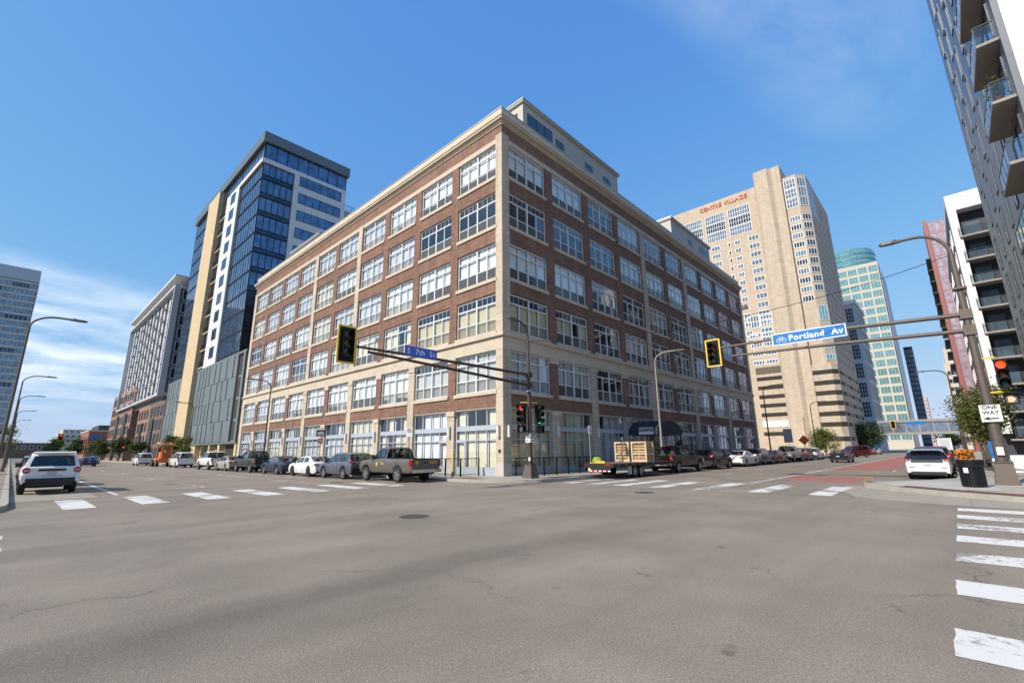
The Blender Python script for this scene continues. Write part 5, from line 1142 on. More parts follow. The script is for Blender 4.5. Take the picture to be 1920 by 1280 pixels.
def wheel_meshes(r, w=.22, dark=False):
    k = (r, w, dark)
    if k not in WH:
        t = MB(); t.lathe([(r * .62, -w / 2 + .02), (r * .70, -w / 2), (r * .95, -w / 2 + .01), (r, -w / 2 + .045), (r, w / 2 - .045), (r * .95, w / 2 - .01), (r * .70, w / 2), (r * .62, w / 2 - .02)], (0, 0, 0), 24, axis='y')
        m_ = MB(); y = -w / 2 + .035   # outside face at -y
        m_.lathe([(r * .64, w / 2 - .03), (r * .64, -w / 2 + .015), (r * .58, -w / 2 + .02), (r * .56, y + .05)], (0, 0, 0), 24, axis='y')
        m_.lathe([(r * .56, y + .05), (.001, y + .05)], (0, 0, 0), 24, 1, axis='y')
        for i in range(5):
            a = 2 * math.pi * i / 5; c, s = math.cos(a), math.sin(a); n = len(m_.v)
            for (rr0, hw) in ((r * .08, .05), (r * .60, .035)):
                for yy in (y - .012, y + .045):
                    for sg_ in (-1, 1): m_.v.append((rr0 * c - sg_ * hw * s, yy, rr0 * s + sg_ * hw * c))
            for q in ((0, 1, 5, 4), (2, 6, 7, 3), (0, 4, 6, 2), (1, 3, 7, 5)): m_.f.append(tuple(n + w_ for w_ in q)); m_.m.append(0)
        m_.lathe([(.001, y - .02), (r * .14, y - .018), (r * .16, y + .03)], (0, 0, 0), 12, axis='y')
        WH[k] = (t.mesh('tyre', TYRE, 40), m_.mesh('rim', [RIMD if dark else RIM, TRIMB], 30))
    return WH[k]
SPEC = {
 'sedan': dict(L=4.75, W=1.84, wr=.335, fo=.92, wb=2.75, sill=.24, clear=.22, belt=[(0, .90), (.03, .99), (.2, 1.0), (.5, .95), (.72, .93), (.9, .82), (.97, .70), (1, .55)],
   top=[(0, .92), (.025, 1.03), (.12, 1.07), (.30, 1.42), (.42, 1.46), (.56, 1.43), (.76, .98), (.9, .87), (.97, .74), (1, .57)], cab=(.12, .30, .56, .76), pil=(.43,), tail=(.76, .92, .70, .99), H=1.46),
 'suv': dict(L=4.6, W=1.87, wr=.36, fo=.9, wb=2.7, sill=.30, clear=.27, belt=[(0, 1.0), (.03, 1.07), (.3, 1.06), (.7, 1.01), (.92, .90), (.97, .78), (1, .62)],
   top=[(0, 1.02), (.02, 1.12), (.105, 1.57), (.16, 1.64), (.4, 1.68), (.56, 1.64), (.75, 1.06), (.92, .95), (.97, .83), (1, .65)], cab=(.02, .105, .56, .75), pil=(.39, .16), tail=(.95, 1.2, .72, .985), H=1.68),
 'runner': dict(L=4.85, W=1.93, wr=.405, fo=.92, wb=2.79, sill=.46, clear=.42, belt=[(0, 1.13), (.02, 1.18), (.3, 1.17), (.7, 1.13), (.93, 1.05), (.97, .95), (1, .78)],
   top=[(0, 1.15), (.012, 1.2), (.06, 1.66), (.085, 1.76), (.14, 1.80), (.45, 1.83), (.60, 1.79), (.72, 1.2), (.93, 1.1), (.97, 1.0), (1, .8)], cab=(.012, .06, .60, .72), pil=(.40, .15), tail=(.92, 1.16, .72, .97), H=1.83),
 'hatch': dict(L=4.45, W=1.80, wr=.33, fo=.95, wb=2.7, sill=.25, clear=.2, belt=[(0, .93), (.03, 1.0), (.3, 1.0), (.7, .96), (.9, .84), (.97, .7), (1, .55)],
   top=[(0, .95), (.02, 1.02), (.13, 1.42), (.20, 1.50), (.42, 1.55), (.58, 1.49), (.82, 1.0), (.92, .86), (1, .58)], cab=(.02, .13, .58, .82), pil=(.40, .22), tail=(.93, 1.03, .72, .99), H=1.55),
 'van': dict(L=5.0, W=1.92, wr=.33, fo=.9, wb=3.05, sill=.3, clear=.24, belt=[(0, 1.08), (.02, 1.12), (.6, 1.1), (.8, 1.03), (.95, .85), (1, .6)],
   top=[(0, 1.1), (.006, 1.16), (.03, 1.82), (.06, 1.92), (.58, 1.95), (.68, 1.84), (.86, 1.12), (.96, .95), (1, .64)], cab=(.006, .03, .68, .86), pil=(.30, .56), tail=(.8, 1.35, .88, .99), H=1.95),
 'crew': dict(L=5.85, W=2.03, wr=.41, fo=.98, wb=3.75, sill=.5, clear=.44, belt=[(0, 1.20), (.01, 1.24), (.33, 1.24), (.6, 1.22), (.74, 1.2), (.93, 1.1), (.97, 1.02), (1, .8)],
   top=[(0, 1.22), (.01, 1.26), (.335, 1.26), (.34, 1.28), (.358, 1.86), (.40, 1.94), (.52, 1.95), (.59, 1.90), (.70, 1.27), (.74, 1.24), (.93, 1.14), (.97, 1.06), (1, .82)], cab=(.34, .358, .59, .70), pil=(.475,), tail=(.86, 1.22, .87, .99), H=1.95, bed=.335),
 'regular': dict(L=5.75, W=2.03, wr=.415, fo=.98, wb=3.4, sill=.52, clear=.46, belt=[(0, 1.22), (.01, 1.27), (.43, 1.27), (.6, 1.25), (.75, 1.22), (.93, 1.13), (.97, 1.04), (1, .82)],
   top=[(0, 1.24), (.01, 1.29), (.435, 1.29), (.44, 1.31), (.455, 1.88), (.49, 1.96), (.58, 1.97), (.62, 1.93), (.725, 1.30), (.76, 1.26), (.93, 1.17), (.97, 1.08), (1, .84)], cab=(.44, .455, .62, .725), pil=(), tail=(.88, 1.24, .87, .99), H=1.97, bed=.435),
}
def loft(kind):
    S = SPEC[kind]; L, W = S['L'], S['W']; fx = L / 2 - S['fo']; rx = fx - S['wb']; ra = S['wr'] + .065
    c0, c1, c2, c3 = S['cab']; xs = {round(-L / 2 + L * i / 52, 4) for i in range(53)}
    for ax in (fx, rx): xs |= {round(ax + ra * math.cos(math.pi * i / 12), 4) for i in range(13)}
    for t in [p[0] for p in S['top']] + [c0, c1, c2, c3] + [p + d for p in S['pil'] for d in (-.011, .011)] + [c1 + .01, c2 - .008]: xs.add(round(-L / 2 + L * t, 4))
    xs = sorted(xs); xs = [x for i, x in enumerate(xs) if i == 0 or x - xs[i - 1] > .004]
    xs[0] = -L / 2; xs[-1] = L / 2
    secs = []
    for x in xs:
        t = (x + L / 2) / L; a = abs(x) / (L / 2)
        e = max(0, (a - .80) / .20); w = W / 2 * (1 - (.12 if x > 0 else .075) * e ** 2.2)
        zb = lerp_pts(S['belt'], t); zt = max(lerp_pts(S['top'], t), zb + .012); h = zt - zb
        zl = S['sill'] + (.10 * max(0, (a - .9) / .1) if True else 0)
        for ax in (fx, rx):
            d = abs(x - ax)
            if d < ra: zl = max(zl, S['wr'] + math.sqrt(max(0, ra * ra - d * d)))
        zl = min(zl, zb - .12)
        we = min(w * .95, w * .955 - .36 * max(0, h - .05)); ze = zt - .055 * min(1, h / .25)
        q = lambda y0, z0, y1, z1, k: (y0 + (y1 - y0) * k, z0 + (z1 - z0) * k)
        p4 = (w * .955, zb); p5 = (we, ze)
        secs.append([(w * .91, zl), (w * .985, zl + .22 * (zb - zl)), (w, zl + .58 * (zb - zl)), (w * .99, zb - .07), p4, q(*p4, *p5, .07), q(*p4, *p5, .90), p5, (we * .84, zt - .018 * min(1, h / .1)), (we * .4, zt - .003), (0, zt)])
    B, G = MB(), {'side_window': MB(), 'windscreen': MB(), 'rear_window': MB()}
    def strip_(mb, i, k, sg):
        x0, x1 = xs[i], xs[i + 1]; a, b_ = secs[i][k], secs[i][k + 1]; c, d = secs[i + 1][k + 1], secs[i + 1][k]
        P = [(x0, sg * a[0], a[1]), (x0, sg * b_[0], b_[1]), (x1, sg * c[0], c[1]), (x1, sg * d[0], d[1])]
        mb.face(P if sg < 0 else P[::-1])
    n = len(xs); K = len(secs[0])
    for i in range(n - 1):
        t = ((xs[i] + xs[i + 1]) / 2 + L / 2) / L
        for k in range(K - 1):
            tgt = B
            if k == 5 and c1 + .012 < t < c2 - .006 and not any(abs(t - p) < .011 for p in S['pil']): tgt = G['side_window']
            if k == 5 and c2 <= t < c2 + (c3 - c2) * .55: tgt = G['side_window']
            if k == 5 and kind in ('sedan', 'suv', 'hatch', 'runner') and c1 - (c1 - c0) * .25 < t <= c1 + .012 and kind == 'sedan': tgt = G['side_window']
            if k >= 8 and c2 + .006 < t < c3 - .008: tgt = G['windscreen']
            if k >= 8 and c0 + .001 < t < c1 - .0005: tgt = G['rear_window']
            if k == 7 and c0 + .001 < t < c1 - .0005 and kind in ('suv', 'crew', 'regular', 'hatch'): tgt = G['rear_window']
            if 'bed' in S and t < S['bed'] - .003 and k >= 7: continue
            for sg in (-1, 1): strip_(tgt, i, k, sg)
    for i, rev in ((0, False), (n - 1, True)):
        P = [(xs[i], -p[0], p[1]) for p in secs[i]] + [(xs[i], p[0], p[1]) for p in reversed(secs[i][:-1])]
        B.face(P[::-1] if not rev else P)
    return B, G
LOFT = {}
def paint(name, col, metal=.0, rough=.35):
    return pm('paint_' + name, col, rough, metal, coat=0.4, var=.03, vs=1.5, objco=True, spec=.35)
def weld(mb):
    d = {}; idx = []
    nv = []
    for v in mb.v:
        k = (round(v[0], 4), round(v[1], 4), round(v[2], 4))
        if k not in d: d[k] = len(nv); nv.append(v)
        idx.append(d[k])
    f2, m2 = [], []
    for f, mi in zip(mb.f, mb.m):
        g_ = []
        for i in f:
            if not g_ or g_[-1] != idx[i]: g_.append(idx[i])
        if len(g_) > 1 and g_[0] == g_[-1]: g_.pop()
        if len(set(g_)) >= 3: f2.append(tuple(g_)); m2.append(mi)
    mb.v, mb.f, mb.m = nv, f2, m2; return mb
def vehicle(kind, name, label, cat, x, y, heading, pt, dark_rim=False, group=None, two_tone=None, small=False):
    S = SPEC[kind]; L, W = S['L'], S['W']
    o = thing(name, label, cat, (x, y, 0.0), heading, group)
    if kind not in LOFT:
        B, G = loft(kind); weld(B); [weld(g_) for g_ in G.values()]; LOFT[kind] = (B, {k: g_.mesh(k, CARG, 60) for k, g_ in G.items()})
    B, G = LOFT[kind]; body = ob('body', B.mesh('body', pt, 32), o)
    for k, me in G.items(): ob(k, me, o)
    fx = L / 2 - S['fo']; rx = fx - S['wb']
    ty, ri = wheel_meshes(S['wr'], .24 if kind in ('crew', 'regular', 'runner') else .215, dark_rim)
    for ax in (fx, rx):
        for sg in (-1, 1):
            w = ob('wheel', ty, o, (ax, sg * (W / 2 - .135), S['wr']), 0 if sg < 0 else math.pi); ob('rim', ri, w)
    u = MB(); u.box(-L / 2 + .12, -W * .33, S['clear'], L / 2 - .2, W * .33, S['sill'] + .25)
    u.box(fx + S['wr'] + .1, -W * .44, S['clear'] + .04, L / 2 - .14, W * .44, S['sill'] + .1); u.box(rx + S['wr'] + .08, -W * .445, S['clear'] + .02, fx - S['wr'] - .08, W * .445, S['sill'] + .02); u.box(-L / 2 + .1, -W * .44, S['clear'] + .06, rx - S['wr'] - .08, W * .44, S['sill'] + .1)
    for ax in (fx, rx): u.box(ax - S['wr'] * .9, -W * .40, S['wr'] * .7, ax + S['wr'] * .9, W * .40, S['wr'] * 2.0)
    u.build('underbody', UNDER, o)
    c0, c1, c2, c3 = [-L / 2 + L * q for q in S['cab']]; zf = S['sill'] + .26; zs = lerp_pts(S['belt'], .5); it = MB()
    xr_ = c0 + .05 if 'bed' in S else -L / 2 + .25
    it.box(xr_, -W * .42, zf - .04, c3 + .2, W * .42, zf); it.box(c3 - .25, -W * .40, zf, c3 + .1, W * .40, zs - .05)
    for xx in ([c2 - .55] if kind == 'regular' else [c2 - .45, c2 - 1.4]):
        for sg in (-1, 1): it.box(xx - .45, sg * .38 - .25, zf, xx, sg * .38 + .25, zf + .25); it.box(xx - .58, sg * .38 - .25, zf, xx - .44, sg * .38 + .25, zs + .12); it.box(xx - .56, sg * .38 - .13, zs + .13, xx - .46, sg * .38 + .13, zs + .32)
    it.build('interior', SEATM, o)
    z0, z1, a, b_ = S['tail']
    for sg in (-1, 1):
        m_ = MB(); y0, y1 = sg * W / 2 * a, sg * W / 2 * b_; ya, yb = min(y0, y1), max(y0, y1); c_ = min(yb - ya, z1 - z0) * .28
        oc = [(ya + c_, z0), (yb - c_, z0), (yb, z0 + c_), (yb, z1 - c_), (yb - c_, z1), (ya + c_, z1), (ya, z1 - c_), (ya, z0 + c_)]
        m_.xprism(oc, -L / 2 - .02, -L / 2 + .22, axis='x')
        if not small: m_.box(-L / 2 - .024, ya + .05, z0 + (z1 - z0) * .40, -L / 2 - .0205, yb - .05, z0 + (z1 - z0) * .56, 1)
        m_.build('tail_light', [TAILR, TAILW], o)
        m_ = MB(); zz = lerp_pts(S['belt'], .97); m_.box(L / 2 - .30, sg * W * .30, zz - .24, L / 2 - .035, sg * W * .44, zz - .08); m_.build('headlight', HEADL, o)
        xm_ = -L / 2 + L * (S['cab'][3] - .045); zb = lerp_pts(S['belt'], S['cab'][3] - .045)
        m_ = MB(); m_.box(xm_ - .05, sg * (W / 2 - .06), zb + .02, xm_ + .1, sg * (W / 2 + .17), zb + (.28 if 'bed' in S else .19)); m_.build('mirror', pt if not dark_rim else TRIMB, o)
    zb = lerp_pts(S['belt'], 0)
    if 'bed' in S:
        bx = -L / 2 + L * S['bed']; h = lerp_pts(S['top'], .1)
        m_ = MB(); m_.box(-L / 2 + .08, -W / 2 + .12, S['sill'] + .2, bx - .02, W / 2 - .12, S['sill'] + .26); m_.box(-L / 2 + .04, -W / 2 + .10, S['sill'] + .2, -L / 2 + .10, W / 2 - .1, h - .01); m_.box(-L / 2 + .1, -W / 2 + .055, S['sill'] + .2, bx - .02, -W / 2 + .13, h - .012); m_.box(-L / 2 + .1, W / 2 - .13, S['sill'] + .2, bx - .02, W / 2 - .055, h - .012)
        m_.build('load_bed', TRIMB, o)
        m_ = MB(); m_.box(-L / 2 - .012, -W * .425, zb - .48, -L / 2 - .002, W * .425, zb - .02); m_.box(-L / 2 - .02, -.16, zb - .2, -L / 2 - .0125, .16, zb - .12, 1); m_.build('tailgate', [pt, TRIMB], o)
        m_ = MB(); m_.box(-L / 2 - .16, -W * .46, S['sill'] + .02, -L / 2 + .02, W * .46, S['sill'] + .2); m_.box(-L / 2 - .17, -.42, S['sill'] + .2, -L / 2 + .0, .42, S['sill'] + .215, 1); m_.build('rear_bumper', [CHROME, TRIMB], o)
        MB().box(-L / 2 - .172, -.16, S['sill'] + .04, -L / 2 - .161, .16, S['sill'] + .17).build('license_plate', PLATE, o)
    else:
        zl = S['sill'] + .1
        if kind != 'runner': m_ = MB(); m_.box(-L / 2 - .035, -W * .455, zl, -L / 2 + .1, W * .455, zl + .30); m_.build('rear_bumper', pt if kind in ('sedan', 'hatch', 'van') else TRIMB, o)
        m_ = MB(); m_.box(-L / 2 - .045, -W * .38, zl - .10, -L / 2 + .1, W * .38, zl + .06); m_.build('rear_valance', TRIMB, o)
        zp = zb - .24 if kind in ('sedan',) else zb - .22
        MB().box(-L / 2 - .012, -.16, zp - .08, -L / 2 - .003, .16, zp + .08).build('license_plate', PLATE, o)
    # door shut lines and handles
    if not small:
        d = MB(); lo_, hi_ = S['sill'] + .06, 0
        for t in (list(S['pil'][:1]) + [S['cab'][2] + .09] + ([] if 'bed' in S and kind == 'regular' else [])) or [S['cab'][1] + .012, S['cab'][2] + .085]:
            xx = -L / 2 + L * t; zb_ = lerp_pts(S['belt'], t)
            for sg in (-1, 1): d.box(xx - .006, sg * (W / 2 * .975), S['sill'] + .18, xx + .006, sg * (W / 2 + .003), zb_ - .1)
        d.build('door_seam', TRIMB, o)
        hd = MB()
        for t in ([S['pil'][0] - .03, S['pil'][0] + .145] if S['pil'] else [S['cab'][1] + .03]):
            xx = -L / 2 + L * t; zb_ = lerp_pts(S['belt'], t)
            for sg in (-1, 1): hd.box(xx - .09, sg * (W / 2 * .985), zb_ - .17, xx + .09, sg * (W / 2 + .022), zb_ - .135)
        hd.build('door_handle', pt, o)
    return o
UP, RT = math.pi / 2, 0.0
def park7(kind, name, label, cat, y_rear, x_left, pt, **k):   # facing up 7th
    S = SPEC[kind]; return vehicle(kind, name, label, cat, x_left + S['W'] / 2, y_rear + S['L'] / 2, UP, pt, **k)
def parkp(kind, name, label, cat, x_rear, y_right, pt, **k):  # facing along Portland
    S = SPEC[kind]; return vehicle(kind, name, label, cat, x_rear + S['L'] / 2, y_right + S['W'] / 2, RT, pt, **k)
WHT, BLK, GRY = paint('white', (.70, .70, .69)), paint('black', (.006, .0065, .0075)), paint('grey', (.16, .17, .19), .3)
NAV, SIL, RED = paint('navy', (.022, .035, .075), .3), paint('silver', (.36, .37, .38), .6), paint('maroon', (.13, .015, .022), .2)
TAUPE, TANC, DKG = paint('taupe', (.155, .138, .118), .35), paint('champagne', (.50, .45, .38), .4), paint('charcoal', (.035, .036, .042), .3)
LBL, STEEL = paint('pale_blue', (.25, .33, .42), .4), paint('slate_blue', (.05, .075, .12), .4)
# row along the brick building on 7th
gp = park7('regular', 'pickup_truck', 'taupe grey single cab pickup with yellow door badges parked by the railing', 'pickup', 21.75, 15.0, TAUPE)
YLOW = pm('badge_yellow', (.62, .36, .03), .5)
S = SPEC['regular']
m_ = MB(); m_.cyl((0, 0, 0), (0, .004, 0), .11, n=14); m_.build('door_badge', YLOW, gp, (.62, S['W'] / 2 + .002, .98))
m_ = MB(); m_.box(-.1, 0, .04, .3, .004, .07); m_.box(-.1, 0, -.03, .26, .004, .0); m_.build('badge_lettering', YLOW, gp, (.2 - .28, S['W'] / 2 + .002, 1.0))
m_ = MB(); m_.cyl((-.004, 0, 0), (0, 0, 0), .10, n=14); m_.build('door_badge', YLOW, gp, (-S['L'] / 2 - .013, .62, 1.08)); m_ = MB(); m_.box(-.004, -.32, 0, 0, .24, .04); m_.box(-.004, -.32, -.08, 0, .2, -.04); m_.build('badge_lettering', YLOW, gp, (-S['L'] / 2 - .013, -.42, 1.1))
park7('suv', 'crossover', 'slate grey crossover parked ahead of the taupe pickup', 'car', 27.95, 14.75, paint('slate', (.13, .145, .175), .4))
park7('sedan', 'sedan', 'white sporty sedan parked between the slate crossover and the navy sedan', 'car', 33.0, 14.75, WHT, dark_rim=True)
park7('sedan', 'sedan', 'navy blue sedan parked behind the charcoal pickup on 7th', 'car', 39.0, 14.8, NAV)
park7('crew', 'pickup_truck', 'charcoal crew cab pickup parked between the navy and champagne sedans', 'pickup', 45.2, 14.8, DKG)
park7('sedan', 'sedan', 'champagne sedan parked behind the white pickup', 'car', 51.9, 14.7, TANC)
park7('crew', 'pickup_truck', 'white crew cab pickup parked in front of the grey podium', 'pickup', 57.4, 14.6, WHT)
park7('van', 'van', 'white panel van parked by the cream entrance', 'van', 71.5, 14.5, paint('van_white', (.62, .62, .60)))
park7('van', 'van', 'white service van parked beyond the orange lift', 'van', 92.0, 13.6, WHT)
# open side of 7th and traffic
fr = park7('runner', 'white_suv', 'white off-road SUV seen from behind parked on the open side of 7th', 'car', 29.3, .42, WHT, dark_rim=True)
S = SPEC['runner']; bx = -S['L'] / 2
m_ = MB(); m_.box(bx - .03, -.44, 1.0, bx - .005, .44, 1.09); m_.build('tailgate_bar', TRIMB, fr)
m_ = MB(); m_.xprism([(bx + .14, 1.73), (bx + .40, 1.80), (bx + .40, 1.835), (bx + .08, 1.79)], -.68, .68, axis='y'); m_.build('roof_spoiler', WHT, fr)
m_ = MB(); m_.box(bx - .09, -.79, .50, bx + .1, .79, .70); m_.box(bx - .05, -.74, .38, bx + .1, .74, .499); m_.build('lower_bumper', TRIMB, fr)
for sg in (-1, 1): MB().box(bx - .10, sg * .79, .55, bx + .12, sg * .92, .84).build('bumper_corner', WHT, fr)
t = ob('lettering', text_mesh('4RUNNER', .085, SBLK, depth=.006, spacing=2.1), fr, (bx - .01, 0, .80)); t.rotation_euler = (math.pi / 2, 0, -math.pi / 2)
m_ = MB(); m_.tube([(bx + .3, -.4, .42), (bx + .05, -.45, .36)], .035, 8); m_.build('exhaust', GALV, fr)
park7('suv', 'suv', 'dark grey SUV parked ahead of the white off-road SUV', 'car', 36.0, .45, DKG)
park7('sedan', 'sedan', 'maroon sedan parked two cars ahead of the white off-road SUV', 'car', 42.5, .5, RED, small=True)
park7('suv', 'suv', 'silver SUV at the head of the cars parked on the open side of 7th', 'car', 49.5, .5, SIL, small=True)
park7('sedan', 'sedan', 'dark blue sedan driving away up the middle of 7th', 'car', 95, 7.4, NAV, small=True)
park7('sedan', 'sedan', 'pale blue sedan far up 7th near the trees', 'car', 120, 10.2, LBL, small=True)
park7('suv', 'suv', 'black SUV far up 7th beside the dark blue sedan', 'car', 108, 4.6, BLK, small=True)
# row along the brick building on Portland
bp_ = parkp('crew', 'pickup_truck', 'black crew cab pickup towing the flatbed trailer', 'pickup', 31.6, 14.6, BLK)
m_ = MB(); m_.box(-.85, -.3, 1.945, -.75, .3, 1.985); m_.build('roof_lamp', TAILR, bp_)
parkp('suv', 'suv', 'black SUV parked ahead of the black pickup', 'car', 39.2, 14.6, paint('gloss_black', (.008, .008, .009)))
parkp('sedan', 'sedan', 'white sedan parked between two dark SUVs on the avenue', 'car', 46.1, 14.5, WHT)
parkp('suv', 'suv', 'slate blue SUV parked ahead of the white sedan on the avenue', 'car', 51.9, 14.5, STEEL)
parkp('sedan', 'sedan', 'dark grey sedan parked behind the silver pickup', 'car', 57.5, 14.5, DKG, small=True)
parkp('crew', 'pickup_truck', 'silver crew cab pickup parked near the end of the brick building', 'pickup', 63.2, 14.4, SIL)
parkp('suv', 'suv', 'dark maroon SUV parked ahead of the silver pickup', 'car', 70.4, 14.4, RED, small=True)
parkp('suv', 'suv', 'white crossover at the head of the row before the cross street', 'car', 77.0, 14.4, WHT, small=True)
parkp('sedan', 'sedan', 'black sedan driving along the avenue beside the red bus lane', 'car', 63.8, 9.1, paint('midnight', (.016, .02, .03), .3))
vehicle('van', 'minivan', 'maroon minivan crossing the avenue far ahead', 'car', 100, 13.2, 2.6, RED, small=True)
for i, (x, pt, lb) in enumerate(((108, TANC, 'champagne sedan parked beyond the cross street'), (115, WHT, 'white sedan parked beyond the cross street'), (122, BLK, 'black sedan parked beyond the cross street'), (130, RED, 'maroon sedan parked beyond the cross street'), (138, SIL, 'silver sedan parked beyond the cross street'))):
    parkp('sedan', 'sedan', lb, 'car', x, 14.2 - i * .2, pt, small=True)
# right side of the avenue
lf = parkp('hatch', 'hatchback', 'white electric hatchback with a black tailgate window band parked by the litter bin', 'car', 32.3, .42, WHT, dark_rim=True)
S = SPEC['hatch']; bx = -S['L'] / 2
m_ = MB(); m_.xprism([(bx - .02, .86), (bx - .02, 1.0), (bx + .05, 1.03), (bx + .05, .86)], -.62, .62, axis='y'); m_.build('tailgate_band', CARG, lf)
m_ = MB(); m_.xprism([(bx + .52, 1.43), (bx + .75, 1.50), (bx + .8, 1.53), (bx + .38, 1.475)], -.60, .60, axis='y'); m_.build('roof_spoiler', WHT, lf)
for sg in (-1, 1): MB().box(bx - .025, sg * .5 - .06, .955, bx - .021, sg * .5 + .06, .985).build('badge', CHROME, lf); MB().box(bx - .045, sg * .62 - .11, .60, bx - .036, sg * .62 + .11, .63).build('reflector', TRIMB, lf)
parkp('suv', 'suv', 'maroon SUV parked ahead of the white hatchback', 'car', 38.2, .4, RED)
parkp('suv', 'suv', 'charcoal SUV parked ahead of the maroon SUV by the tree', 'car', 44.2, .4, DKG)
parkp('sedan', 'sedan', 'silver sedan parked ahead of the charcoal SUV beside the street trees', 'car', 51, .4, SIL, small=True)
bt = thing('box_truck', 'white box truck standing beneath the skyway', 'truck', (150, 2.2, 0), 0)
MB().box(-3.4, -1.2, .9, 2.0, 1.2, 3.5).build('cargo_box', WHT, bt); MB().box(2.05, -1.05, .5, 3.8, 1.05, 2.4).build('cab', WHT, bt); MB().box(-3.5, -.9, .45, 3.5, .9, .89).build('chassis', UNDER, bt); MB().box(-3.41, -.9, 1.2, -3.4 - .02, .9, 3.3).build('roller_door', PALE, bt)
ty, ri = wheel_meshes(.45, .26)
for ax in (-2.2, 2.7):
    for sg in (-1, 1): w = ob('wheel', ty, bt, (ax, sg * .95, .45), 0 if sg < 0 else math.pi); ob('rim', ri, w)
# flatbed trailer with crates
tr = thing('flatbed_trailer', 'black flatbed trailer with a plank deck and red white marker tape', 'trailer', (23.65, 15.65, 0))
WOOD = pm('deck_wood', (.17, .115, .075), .85, var=.35, vs=3, stretch=(1, 6, 6))
PINE = pm('crate_pine', (.50, .33, .18), .8, var=.22, vs=2.5, stretch=(1, 1, 5))
PINEL = pm('crate_frame_pine', (.62, .48, .32), .8, var=.12, vs=3)
plm = MB().box(0, 0, 0, 6.95, .195, .045).mesh('plank', WOOD)
for i in range(12): ob('plank', plm, tr, (.06, -1.2 + i * .2, .84))
m_ = MB(); m_.box(0, -1.22, .66, .055, 1.22, .89); m_.box(.06, -1.22, .70, 7.0, -1.205, .835); m_.box(.06, 1.205, .70, 7.0, 1.22, .835); m_.box(.06, -.5, .62, 7.8, -.4, .83); m_.box(.06, .4, .62, 7.8, .5, .83); m_.box(.0, -1.0, .42, .05, .55, .655)
m_.tube([(6.95, -.9, .72), (8.1, 0, .62)], .05, 6); m_.tube([(6.95, .9, .72), (8.1, 0, .62)], .05, 6); m_.build('frame', TRIMB, tr)
for i in range(10): MB().box(-.012, -1.0 + .155 * i, .43, -.002, -.845 + .155 * i, .50).build('marker_tape', SRED if i % 2 else SWH, tr)
for y in (-1.0, .72): MB().box(-.02, y, .76, -.002, y + .3, .85).build('tail_light', TAILR, tr)
MB().box(-.02, .35, .45, -.002, .5, .62).build('license_plate', pm('plate_yellow', (.7, .6, .25), .5), tr)
ty, ri = wheel_meshes(.36, .22)
for ax in (2.65, 3.45):
    for sg in (-1, 1): w = ob('wheel', ty, tr, (ax, sg * 1.0, .36), 0 if sg < 0 else math.pi); ob('rim', ri, w)
for sg in (-1, 1): MB().box(2.12, sg * .88, .22, 2.15, sg * 1.14, .70).build('mud_flap', SWH, tr)
for i in range(8): MB().box(.5 + .85 * i, -1.25, .75, .58 + .85 * i, -1.222, .84).build('stake_pocket', pm('rust', (.2, .08, .04), .8), tr)
def crate(x, y, label, tilt):
    o = thing('wooden_crate', label, 'crate', (x, y, .886)); w, d, h = 1.05, 1.08, 1.28
    for (a, b_) in ((0, 0), (w - .09, 0), (0, d - .09), (w - .09, d - .09)): MB().box(a, b_, 0, a + .09, b_ + .09, h).build('corner_post', PINEL, o)
    sx = FW.setdefault('crx', MB().box(.0, .0, 0, w - .03, .022, .12).mesh('slat', PINE)); sy = FW.setdefault('cry', MB().box(0, 0, 0, .022, d - .03, .12).mesh('slat', PINE))
    for k in range(7):
        z = .06 + .175 * k
        ob('slat', sx, o, (.015, .092, z)); ob('slat', sx, o, (.015, d - .12, z)); ob('slat', sy, o, (.092, .015, z)); ob('slat', sy, o, (w - .12, .015, z))
    for z in (.45, .0, h - .1): MB().box(.005, .081, z, .02, d - .081, z + .09).build('batten', PINEL, o); MB().box(.081, -.002, z, w - .081, .02, z + .09).build('batten', PINEL, o)
    return o
crate(27.9, 15.80, 'slatted pine crate on the kerb side of the trailer deck', 0); crate(27.9, 14.56, 'slatted pine crate on the road side of the trailer deck', 0)
ho = thing('hose_reel', 'coil of lime green hose on a yellow tray at the trailer tail', 'hose', (24.4, 15.9, .886))
m_ = MB(); m_.box(-.3, -.6, 0, .3, .5, .04, 0); m_.box(-.3, -.6, .04, -.27, .1, .13, 0); m_.build('tray', pm('tray_yellow', (.68, .45, .06), .6), ho)
m_ = MB()
for k in range(5): m_.lathe([(.30 - .03 * k, .08 + .055 * k), (.33 - .03 * k, .11 + .055 * k), (.30 - .03 * k, .14 + .055 * k), (.20, .11 + .055 * k)], (0, .1, 0), 18)
m_.build('coil', pm('lime_hose', (.33, .52, .06), .5), ho, smooth=50)
# orange lift on 7th
ol = thing('telehandler', 'orange boom lift with a raised tan arm parked between the white vans', 'lift', (15.0, 82.5, 0), UP)
ORG = pm('lift_orange', (.60, .15, .03), .5, var=.15, vs=4); TANA = pm('lift_tan', (.45, .31, .14), .6)
MB().box(-2.1, -.85, .55, 2.1, .85, 1.15).build('chassis', ORG, ol); MB().box(-1.8, -.5, 1.15, .2, .6, 2.0).build('engine_cover', ORG, ol)
m_ = MB(); m_.tube([(-2.0, -.5, 1.1), (-1.7, -.5, 2.9), (-.2, -.5, 3.3)], .16, 4); m_.tube([(-2.0, .5, 1.1), (-1.7, .5, 2.9), (-.2, .5, 3.3)], .16, 4); m_.build('boom', ORG, ol)
m_ = MB(); m_.box(-1.95, -.9, 2.85, -1.5, .9, 3.1); m_.box(-.5, -.7, 3.15, 1.9, .7, 3.4); m_.build('boom_head', TANA, ol)
m_ = MB()
for k in range(5): m_.tube([(-1.95, -.75 + .37 * k, 1.2), (-1.75, -.6 + .3 * k, 2.8)], .045, 6)
m_.build('hydraulic_rams', ORG, ol)
